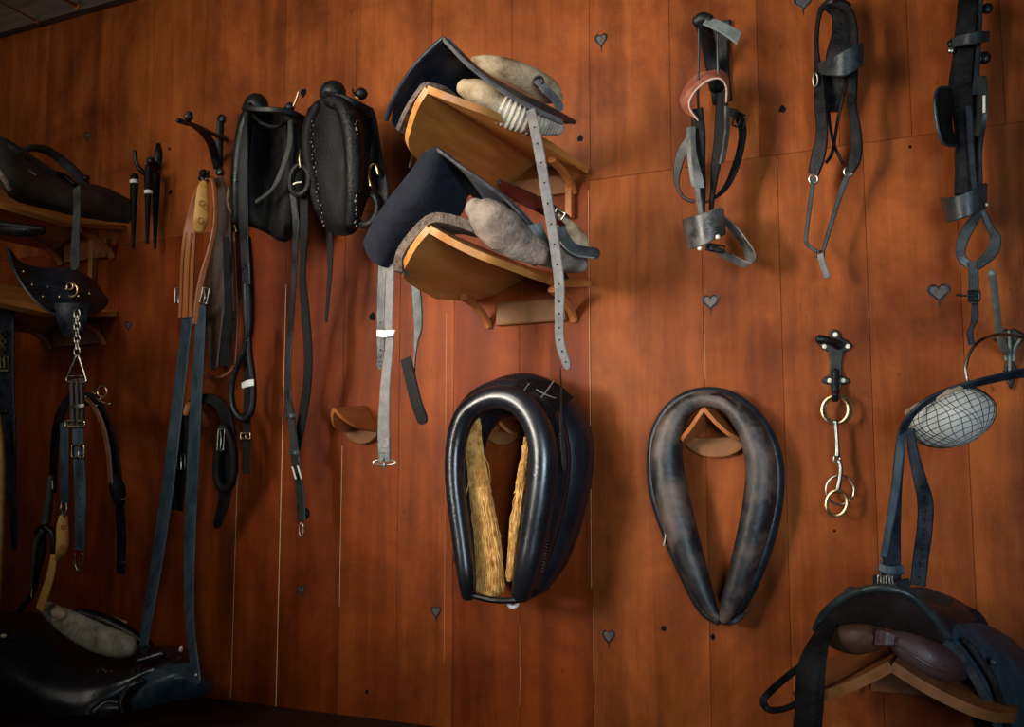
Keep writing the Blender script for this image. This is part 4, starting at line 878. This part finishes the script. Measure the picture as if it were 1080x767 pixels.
MB().strap([(212, 322, .11, 10), (211, 350, .11, 11), (207, 420, .12, 12), (203, 500, .14, 13), (200, 580, .20, 13), (200, 640, .27, 12), (203, 680, .325, 11), (208, 718, .365, 10)], 12, .006, k=8, point=True).build('trace', 'teal', r)
MB().frame(216, 312, .12, 3.5, 8, 1, 12).build('buckle', 'steel', r); MB().frame(188, 312, .10, 3, 8, .9, 0).build('buckle', 'steel', r)
MB().ball((207, 712, .366), 1.5).build('rivet', 'pale', r)
r = thing('back_strap', 'wide dark brown strap hanging behind the tan trace ends', 'strap', (228, 395, .03))
MB().strap([(229, 188, .06, 12), (233, 215, .06, 18), (233, 260, .06, 22), (229, 300, .06, 23), (226, 340, .055, 18), (225, 385, .05, 10)], 20, .008, k=6, point=True).build('wide_strap', 'brown', r)
MB().strap([(238, 250, .085, 6), (240, 290, .08, 8), (241, 330, .08, 9), (238, 360, .075, 10), (237, 386, .07, 10)], 9, .006, k=6).build('narrow_strap', 'matte', r)
r = thing('bridoon_strap', 'thin red brown strap with a drooping end, left of the black lead strap', 'strap', (240, 400, .03))
MB().strap([(246, 245, .05, 4), (247, 290, .05, 5), (248, 330, .05, 6), (247, 360, .05, 6), (246, 385, .05, 5)], 5, .004, k=5).build('upright_strap', 'redbrown', r)
MB().tube([(213, 389, .045, 1.8), (220, 397, .05, 1.8), (232, 398, .055, 1.8), (242, 393, .055, 2), (248, 387, .055, 2.5)], k=5, seg=8).build('drooping_strap', 'redbrown', r)
MB().ring(246, 333, .058, 2.5, 4, .8).build('ring', 'brass', r)

# coil on a wooden peg
r = thing('coat_peg', 'curved tan wooden peg behind the blue traces, under a coil of dark straps', 'peg', (208, 440, 0))
MB().tube([(216, 447, .003, 6), (212, 440, .04, 5.5), (205, 433, .07, 5.5), (199, 430, .09, 6), (196, 436, .10, 4)], k=5, flat=.7).build('peg_arm', 'tan', r)
r = thing('strap_coil', 'coil of dark straps draped on the tan peg behind the blue traces', 'strap', (225, 555, .05))
for k_, dd in enumerate((.05, .075, .10)):
    MB().strap([(194 + 2 * k_, 450, dd - .01, 10), (199 + 2 * k_, 430, dd, 10), (212 + 2 * k_, 421, dd, 11), (226 + k_, 424, dd, 12), (237, 438, dd, 13), (244 - k_, 462, dd, 13)], 12, .007, k=6, n=V((-.3, -.9, .35))).build('coil_turn', 'matte', r)
MB().strap([(196, 440, .10, 9), (192, 470, .095, 12), (190, 500, .09, 13), (186, 538, .085, 14)], 12, .007, k=6).build('left_tail', 'matte', r)
MB().frame(191, 488, .10, 4, 8, .8).build('buckle', 'steel', r)
MB().tube([(232, 452, .12, 4), (230, 475, .115, 4.5), (229, 500, .11, 4.5), (234, 515, .11, 4.5), (243, 512, .11, 4.5), (247, 490, .11, 4.5), (244, 465, .115, 4.5), (238, 453, .12, 4)], closed=True, k=5, seg=10).build('loop_tail', 'matte', r)
MB().strap([(237, 450, .10, 11), (240, 480, .095, 13), (240, 505, .09, 13), (236, 530, .085, 12), (229, 553, .08, 8)], 12, .007, k=6, point=True).build('right_tail', 'black', r)
MB().frame(233, 464, .13, 3.2, 11, .7, 4).build('loop_buckle', 'steel', r)

# whips on the little hook
r = thing('wall_hook', 'small black bent hook high on the far left planks, holding thin whips', 'hook', (155, 190, 0))
MB().tube([(166, 168, .004, 3), (163, 178, .02, 3.4), (157, 184, .05, 3.2), (149, 180, .075, 2.6), (144, 172, .085, 2.2), (142, 160, .09, 2)], k=5).build('hook_arm', 'iron', r)
MB().tube([(167, 152, .006, 2), (167, 162, .01, 4), (166, 176, .008, 4)], k=4, flat=.5).build('back_plate', 'iron', r)
MB().ball((159, 170, .05), 4.5).build('knob', 'iron', r)
for (u, v0, v1, d, m_, lab) in ((142, 186, 262, .125, 1, 'thin black whip on the small hook, leftmost, with a low pale ferrule'), (157, 176, 256, .09, 1, 'thin black whip on the small hook, with a broad white ferrule'), (165, 184, 262, .04, 0, 'thin black whip on the small hook, nearest the wall, without ferrule')):
    r = thing('riding_whip', lab, 'whip', (u, v1, d), 'whips on the small hook')
    MB().tube([(u, v0, d, 4), (u - .5, v0 + 14, d, 4.2), (u - 1, v0 + 40, d - .005, 3), (u - 1.5, v1, d - .01, 1.4)], k=5, seg=10).build('shaft', 'matte', r)
    if m_:
        f_ = 192 if u < 150 else 203
        MB().tube([(u - .5, f_ - 1.8, d + .001, 4.5), (u - .5, f_ + 1.8, d + .001, 4.5)], k=2, seg=12, round_ends=False).build('ferrule', 'whitetape', r)

# ---------------------------------------------------------------- top left saddle
r = thing('harness_saddle', 'dusty grey black harness saddle with a raised hoop, on the topmost left rack', 'saddle', (75, 220, .25), 'harness saddles at the left edge')
MB().sheet([[(-14, 140, .55), (10, 150, .50), (40, 170, .40), (75, 192, .29), (108, 198, .18), (137, 212, .06)],
            [(-10, 165, .57), (14, 175, .52), (42, 188, .43), (76, 204, .33), (108, 210, .21), (138, 220, .08)],
            [(-2, 188, .57), (18, 200, .53), (44, 208, .45), (76, 218, .35), (106, 224, .23), (137, 230, .10)],
            [(10, 208, .52), (22, 212, .48), (48, 219, .42), (76, 226, .33), (104, 231, .22), (135, 235, .10)]], .012, 4).build('skirt', 'greyblack', r)
MB().tube([(-10, 152, .53, 9), (12, 162, .50, 9), (34, 174, .43, 7), (56, 184, .37, 5)], k=5, seg=14, flat=.7).build('front_roll', 'greyblack', r)
MB().tube([(23, 160, .40, 3.5), (34, 156, .37, 4), (50, 159, .32, 4.5), (66, 170, .27, 5), (80, 183, .23, 5.5), (90, 195, .20, 5)], k=6, seg=14, flat=.6).build('raised_hoop', 'greyblack', r)
MB().tube([(56, 182, .36, 2.5), (68, 186, .33, 3), (78, 194, .31, 3)], k=4).build('hoop_strap', 'black', r)
MB().ball((91, 188, .24), 3.4).build('terret', 'iron', r)
MB().tube([(-4, 176, .60, 3), (4, 188, .60, 3.4), (11, 200, .585, 3)], k=4).build('pad_edge', 'fleece', r)
MB().strap([(81, 198, .36), (81, 225, .38), (79.5, 255, .40), (79, 280, .40)], 9, .005, k=6, point=True, holes=(.6, .95, 4, .8)).build('hanging_strap', 'greyblack', r)
MB().tube([(38, 185, .455, .8), (28, 178, .475, .8)], k=2).build('stitch_line', 'greystrap', r)
r = thing('saddle_pad', 'flat black pad end jutting in under the top left saddle', 'pad', (20, 246, .5))
MB().tube([(-30, 236, .42, 8), (0, 240, .41, 8), (28, 243, .39, 7), (44, 243, .37, 5)], k=5, seg=14, flat=.5).build('pad_body', 'black', r)
MB().tube([(-30, 232, .445, 1), (0, 236, .435, 1), (28, 239, .41, 1), (43, 241, .39, 1)], k=4, seg=6).build('piping', 'greyblack', r)

# ---------------------------------------------------------------- studded saddle
r = thing('harness_saddle', 'black studded harness saddle with a brass ring, on the orange left rack', 'saddle', (70, 335, .3), 'harness saddles at the left edge')
rowsS = [[(8, 262, .50), (22, 278, .47), (48, 284, .42), (76, 285, .36), (97, 296, .30), (106, 308, .26)],
         [(11, 276, .53), (28, 292, .50), (50, 298, .46), (76, 300, .41), (98, 308, .34), (113, 317, .27)],
         [(22, 298, .535), (38, 310, .51), (55, 315, .47), (76, 316, .43), (97, 320, .36), (108, 325, .29)],
         [(42, 322, .52), (52, 327, .50), (62, 329, .47), (77, 330, .44), (91, 330, .38), (98, 332, .32)]]
MB().sheet(rowsS, .010, 5).build('skirt', 'navy', r)
MB().sheet([[(58, 320, .485), (70, 320, .47), (82, 320, .45), (94, 320, .42)], [(60, 334, .475), (70, 334, .47), (82, 334, .45), (92, 334, .43)], [(65, 347, .46), (72, 349, .46), (81, 350, .45), (89, 347, .43)], [(67, 352, .455), (72, 355, .455), (81, 356, .445), (87, 352, .435)]], .008, 4).build('drop_flap', 'navy', r)
MB().tube([(9, 266, .53, 1.4), (20, 294, .555, 1.4), (41, 321, .54, 1.4), (58, 332, .51, 1.4)], k=5, seg=8).build('edge_binding', 'slate', r)
for q in ((26, 287, .512), (35, 301, .522), (46.5, 313.5, .508), (64, 313.5, .47), (84, 313, .415), (95.5, 310.5, .368), (52, 303, .47)):
    MB().ball(sh(q, -.004), 1.9 if q[0] != 52 else 1, (1, .7, 1)).build('stud', 'brass', r)
MB().ring(76, 306, .435, 6, 7, 1.5).build('brass_ring', 'brass', r)
mb = MB().ring(74, 302, .44, 3.2, 3.5, 1.1); mb.build('ring_clip', 'brass', r)
r = thing('crupper_chain', 'dark chain and buckled strap hanging from the studded saddle at left', 'chain', (80, 600, .4))
ch = []
for i in range(7):
    v = 331 + i * 6.6; mb = MB()
    if i % 2: mb.ring(81.5, v, .475, 1.2, 5, 1.0)
    else: mb.ring(81.5, v, .475, 3, 5, 1.0)
    ch.append(mb.build('chain_link', 'steel', r))
mb = MB().tube([(82, 374, .475, 1.4), (86, 384, .475, 1.4), (90, 396, .475, 1.4), (90, 403, .475, 1.4), (72, 403, .475, 1.4), (72, 396, .475, 1.4), (78, 382, .475, 1.4)], closed=True, k=3, seg=8); mb.tube([(73, 397, .476, 1.3), (89, 397, .476, 1.3)], k=2, seg=8); mb.build('terret', 'steel', r)
MB().strap([(81, 400, .47, 16), (81.5, 420, .47, 15), (82, 448, .47, 16)], 15, .008, k=5).build('buckle_pad', 'brown', r)
for o in (-5, 0, 5): MB().tube([(81 + o, 402, .478, 1.5), (82 + o, 425, .478, 1.5), (82.5 + o, 446, .478, 1.5)], k=4, seg=8).build('pad_ridge', 'greyblack', r)
MB().strap([(76, 428, .482), (82, 428.5, .485), (89, 428, .482)], 5, .004).build('keeper', 'steel', r)
MB().frame(79.5, 447, .478, 10, 3, 1.2, 0, tongue=False).build('buckle', 'brass', r)
MB().strap([(68, 446, .455, 9), (68, 470, .455, 9), (68, 500, .45, 9), (68, 530, .44, 9)], 9, .005, k=5).build('left_strap', 'teal', r)
MB().strap([(82, 448, .47, 12), (83, 480, .475, 12), (85, 520, .475, 12), (84.5, 555, .47, 11), (84, 580, .465, 10)], 12, .006, k=6, holes=(.3, .85, 7, 1.0)).build('right_strap', ['teal', 'hole'], r)
MB().frame(82.5, 476, .482, 6.5, 6.5, 1.1).build('buckle', 'brass', r)
MB().tube([(79.5, 584, .465, 1), (79.5, 595, .465, 1), (83, 602, .465, 1), (87, 596, .465, 1), (87, 584, .465, 1)], k=4, seg=8).build('end_link', 'steel', r)

# ---------------------------------------------------------------- surcingle loop behind
r = thing('surcingle', 'dark arched surcingle with brass terrets hanging behind the chain at left', 'harness', (100, 640, .05))
MB().strap([(82, 420, .20, 9), (95, 420, .20, 10), (107, 434, .20, 10), (117, 462, .19, 9), (123, 495, .18, 9), (126, 530, .16, 9), (128, 570, .14, 10), (127, 605, .12, 9)], 9, .008, k=6).build('outer_strap', 'matte', r)
MB().strap([(86, 417, .225, 4), (98, 428, .225, 5), (108, 448, .22, 5), (114, 475, .21, 5), (117, 510, .20, 5)], 5, .007, k=6).build('lining_strap', 'redbrown', r)
MB().strap([(82, 412, .20, 8), (70, 424, .20, 9), (61, 446, .20, 9), (57, 480, .19, 8), (56, 520, .18, 7)], 8, .008, k=6).build('left_strap', 'matte', r)
mb = MB().ring(108, 413, .225, 5, 6, 1.1); mb.build('terret', 'brass', r)
MB().tube([(97, 408, .225, 1), (98, 413, .23, 1), (101, 416, .23, 1)], k=3).build('terret_hook', 'brass', r)
for q in ((91, 419), (101, 416), (106, 421), (102, 428), (116, 426)): MB().ball((*q, .228), 1.7).build('stud', 'brass', r)
MB().tube([(101, 420, .226, 1), (108, 424, .226, 1), (116, 427, .226, 1)], k=3).build('stud_bar', 'brass', r)
MB().tube([(120, 503, .19, 6), (124, 516, .185, 8), (126, 530, .18, 6)], k=4, flat=.7).build('buckle_lump', 'matte', r)
for v in (527, 594): MB().tube([(126, v, .185 if v < 560 else .14, .9), (135, v - 1.5, .18 if v < 560 else .135, .9)], k=2, seg=6).build('buckle_bar', 'steel', r)

# ---------------------------------------------------------------- yellow ended trace and twisted strap at far left
r = thing('trace_strap', 'dark strap ending in ochre leather tabs above the bottom left saddle', 'trace', (50, 640, .3))
mb = MB().tube([(65, 527, .44, .9), (64, 536, .44, .9), (66, 544, .44, .9)], k=3, seg=6); mb.tube([(70, 530, .44, .9), (70, 538, .44, .9), (68, 545, .44, .9)], k=3, seg=6); mb.build('link', 'steel', r)
MB().tube([(67, 546, .43, 4.5), (66, 556, .43, 6), (66, 572, .43, 6.3), (64, 582, .43, 5.5), (60, 590, .425, 3)], k=6, seg=14, flat=.4).build('ochre_tab', 'ochre', r)
for q in ((66.5, 556.5), (65.5, 578)): MB().ring(*q, .448, 1.9, 1.9, .7).build('rivet', 'tan', r)
MB().strap([(57, 585, .42, 6), (54, 605, .42, 8), (48, 625, .42, 9), (42, 643, .42, 9)], 8, .007, k=6).build('ochre_strap', 'ochre', r)
r = thing('cord_strap', 'twisted black cord with brass tips left of the ochre tabs', 'strap', (35, 630, .3))
MB().tube([(54, 504, .40, 3.5), (52, 525, .40, 4), (49, 550, .40, 4.5), (44, 562, .41, 3.5), (38, 575, .41, 3), (35, 600, .41, 2.4), (33, 622, .41, 1.8)], k=6, seg=10).build('cord', 'greyblack', r)
MB().tube([(38, 562, .40, 3), (46, 556, .41, 3.5), (55, 562, .41, 3.5), (57, 575, .41, 3), (55, 590, .41, 2.4)], k=6, seg=10).build('cord_loop', 'black', r)
MB().tube([(46, 560, .395, 4), (44, 585, .395, 4), (39, 605, .395, 3), (35, 625, .395, 3), (20, 645, .40, 3)], k=5, seg=10).build('cord_tail', 'matte', r)
MB().tube([(55, 507, .408, .9), (55.5, 516, .408, .9)], k=2, seg=6).build('brass_tip', 'brass', r); MB().tube([(33.5, 622, .42, .9), (33, 630, .42, .9)], k=2, seg=6).build('brass_tip', 'brass', r)
r = thing('headcollar', 'dark strap with a brass openwork clasp at the left edge of the photo', 'strap', (5, 620, .3))
MB().strap([(6, 322, .34, 18), (6, 400, .34, 18), (8, 460, .34, 18), (10, 505, .33, 14), (14, 545, .33, 8), (15, 580, .32, 5)], 18, .008, k=6).build('broad_strap', 'navy', r)
for i in range(4):
    v = 352 + i * 8; MB().ring(3, v, .352, 3.6, 3.8, 1.0, n=4, rot=0).build('clasp_link', 'brass', r)
for u in (0, 4, 8): MB().tube([(u, 376, .352, 1.1), (u + .5, 388, .352, 1.1)], k=2, seg=6).build('clasp_bar', 'brass', r)
MB().strap([(-4, 391, .35), (9, 391, .35)], 3, .005).build('clasp_foot', 'brass', r); MB().strap([(-4, 434, .352), (7, 434, .352)], 3, .004).build('keeper', 'brass', r)
r = thing('halter_rope', 'pale yellow rope hanging at the very left edge', 'rope', (0, 640, .3))
MB().tube([(-2, 440, .38, 3), (1, 470, .38, 3.6), (2, 510, .38, 3.8), (1, 560, .38, 3.6), (-1, 610, .38, 3.2), (-3, 640, .38, 3)], k=12, seg=10, ripple=(1.6, .06)).build('rope', 'ochre', r)

# ---------------------------------------------------------------- bottom left saddle
r = thing('riding_saddle', 'big glossy black saddle with a pale pad on the counter at lower left', 'saddle', (90, 742, .35))
MB().sheet([[(-20, 655, .34), (14, 648, .32), (48, 652, .28), (84, 678, .25), (130, 690, .22), (172, 684, .20), (205, 690, .17)],
            [(-25, 668, .42), (10, 664, .41), (50, 674, .37), (90, 696, .34), (133, 704, .31), (178, 692, .28), (207, 696, .23)],
            [(-30, 700, .48), (5, 702, .48), (46, 712, .46), (92, 720, .43), (133, 714, .37), (178, 702, .32), (208, 704, .26)],
            [(-30, 730, .50), (5, 732, .50), (44, 736, .49), (88, 740, .46), (124, 728, .40), (160, 712, .34), (196, 706, .29)],
            [(-30, 750, .50), (5, 751, .50), (44, 752, .49), (84, 754, .47), (106, 750, .43), (130, 736, .38), (160, 716, .34)]], .016, 5).build('seat', 'shiny', r)
MB().tube([(46, 640, .36, 6), (54, 645, .37, 9), (68, 654, .375, 12), (85, 664, .375, 14), (105, 674, .37, 15), (124, 680, .36, 14), (136, 682, .35, 11)], k=6, seg=16, flat=.6).build('pale_pad', 'dirtycotton', r)
MB().tube([(46, 643, .38, 5), (52, 640, .385, 5), (60, 645, .39, 6), (66, 650, .39, 5)], k=5, seg=12, flat=.6).build('pad_fold', 'cream', r)
MB().tube([(100, 650, .20, 3), (116, 654, .19, 4), (132, 658, .17, 3)], k=4, seg=10, flat=.6).build('far_pad', 'cream', r)
MB().tube([(84, 648, .25, 7), (110, 656, .22, 8), (135, 668, .20, 7), (158, 682, .18, 5)], k=5, seg=12, flat=.7).build('far_roll', 'black', r)
MB().sheet([[(150, 716, .39), (165, 708, .38), (182, 703, .36), (202, 702, .33), (216, 712, .30)], [(143, 726, .41), (165, 720, .40), (185, 714, .38), (206, 712, .34), (221, 720, .30)], [(139, 738, .42), (162, 733, .40), (184, 728, .37), (206, 724, .34), (222, 728, .30)], [(140, 750, .41), (160, 744, .39), (182, 738, .36), (203, 735, .33), (215, 733, .30)]], .010, 5).build('flap', 'teal', r)
MB().tube([(97, 756, .475, 3), (99, 752, .475, 3.4), (104, 747, .465, 3.6), (114, 741, .45, 3.2), (126, 742, .44, 2.8)], k=6, seg=12).build('rolled_edge', 'shiny', r)
MB().tube([(130, 752, .45, 2.4), (127, 742, .45, 3), (132, 731, .44, 3.4), (140, 723, .43, 3.4), (152, 718, .41, 2.8)], k=6, seg=12).build('rolled_edge', 'shiny', r)
MB().sheet([[(100, 750, .465), (112, 744, .455), (126, 744, .445)], [(100, 753, .468), (112, 749, .46), (126, 748, .45)], [(101, 756, .468), (112, 755, .46), (124, 752, .45)]], .010, 4).build('front_pad', 'shiny', r)
MB().tube([(146, 698, .36, 4), (160, 694, .345, 5), (172, 690, .33, 4)], k=5, seg=12).build('seat_welt', 'shiny', r)
fl = MB()
for i in range(46):
    t = random.random(); u = 98 + 98 * t; v = 708 + random.uniform(-4, 4) - 10 * max(0, t - .6)
    if .2 < t < .4 or .55 < t < .7: continue
    fl.ball((u, v, .445 - .15 * t), random.uniform(.4, 1.0), (1.3, .5, .8), seg=6, rings=4)
for i in range(14):
    fl.ball((random.uniform(96, 112), random.uniform(732, 738), .47), random.uniform(.4, .8), seg=6, rings=4)
fl.build('worn_flecks', 'greystrap', r)
MB().ball((191, 685, .27), 2.6, (.7, 1, 1.2)).build('pommel_stud', 'pale', r)
MB().ball((4, 671, .46), 3.2, (1.3, .8, .7)).build('cantle_stud', 'pale', r)

def small_hook(lab, u, v, d, up=6):
    r = thing('wall_hook', lab, 'hook', (u, v, 0))
    MB().ball((u + 2, v - 1, .003), 4, (1, .7, 1.2)).build('back_plate', 'iron', r)
    MB().tube([(u + 2, v - 1, .004, 2.2), (u + 1, v, d * .5, 2.2), (u, v, d, 2.2), (u - .5, v - up, d + .012, 2)], k=5, seg=10).build('hook_arm', 'iron', r)
small_hook('little black hook through the clip of the doubled tan strap ends', 215, 186, .115, 4)
small_hook('black hook at the top edge carrying the bridle with the grey tag', 882, 3, .085)
small_hook('black hook behind the brass terrets of the arched surcingle at left', 90, 424, .19, 8)
# ---------------------------------------------------------------- daylight from two windows behind the viewer, plus an added fill lamp
def area(name, loc, at, size, energy, col, spread=180, sy=None):
    l = bpy.data.lights.new(name, 'AREA'); o = bpy.data.objects.new(name, l); C.objects.link(o)
    l.energy = energy; l.color = col; l.shape = 'RECTANGLE'; l.size = size; l.size_y = sy or size; l.spread = math.radians(spread)
    o.location = loc; o.rotation_euler = (V(at) - V(loc)).to_track_quat('-Z', 'Y').to_euler(); return o
area('window_light_left', (-2.6, -3.0, 2.2), (-.95, 0, 2.05), .8, 7.0, (1.0, .93, .80), 36, .9)
area('window_light_high', (-1.9, -2.2, 3.0), (-1.05, 0, 2.35), .75, 10, (1.0, .94, .80), 92, .9)
area('window_light_right', (.85, -3.1, 1.75), (-.86, 0, 2.0), .8, 7.0, (.68, .86, 1.0), 46, 1.1)
area('fill_light_far_left', (-3.0, -2.6, 2.8), (-2.2, 0, 2.95), .7, 5.2, (1.0, .97, .90), 90, .8)  # added fill lamp without a window, lifts the dark left end of the wall
w = bpy.data.worlds.new('dim_room'); bpy.context.scene.world = w; w.use_nodes = True
w.node_tree.nodes['Background'].inputs[0].default_value = (.55, .75, 1, 1)
w.node_tree.nodes['Background'].inputs[1].default_value = .02
sc = bpy.context.scene
sc.view_settings.view_transform = 'Standard'; sc.view_settings.look = 'None'; sc.view_settings.gamma = 1
sc.view_settings.use_curve_mapping = False; sc.view_settings.exposure = 0
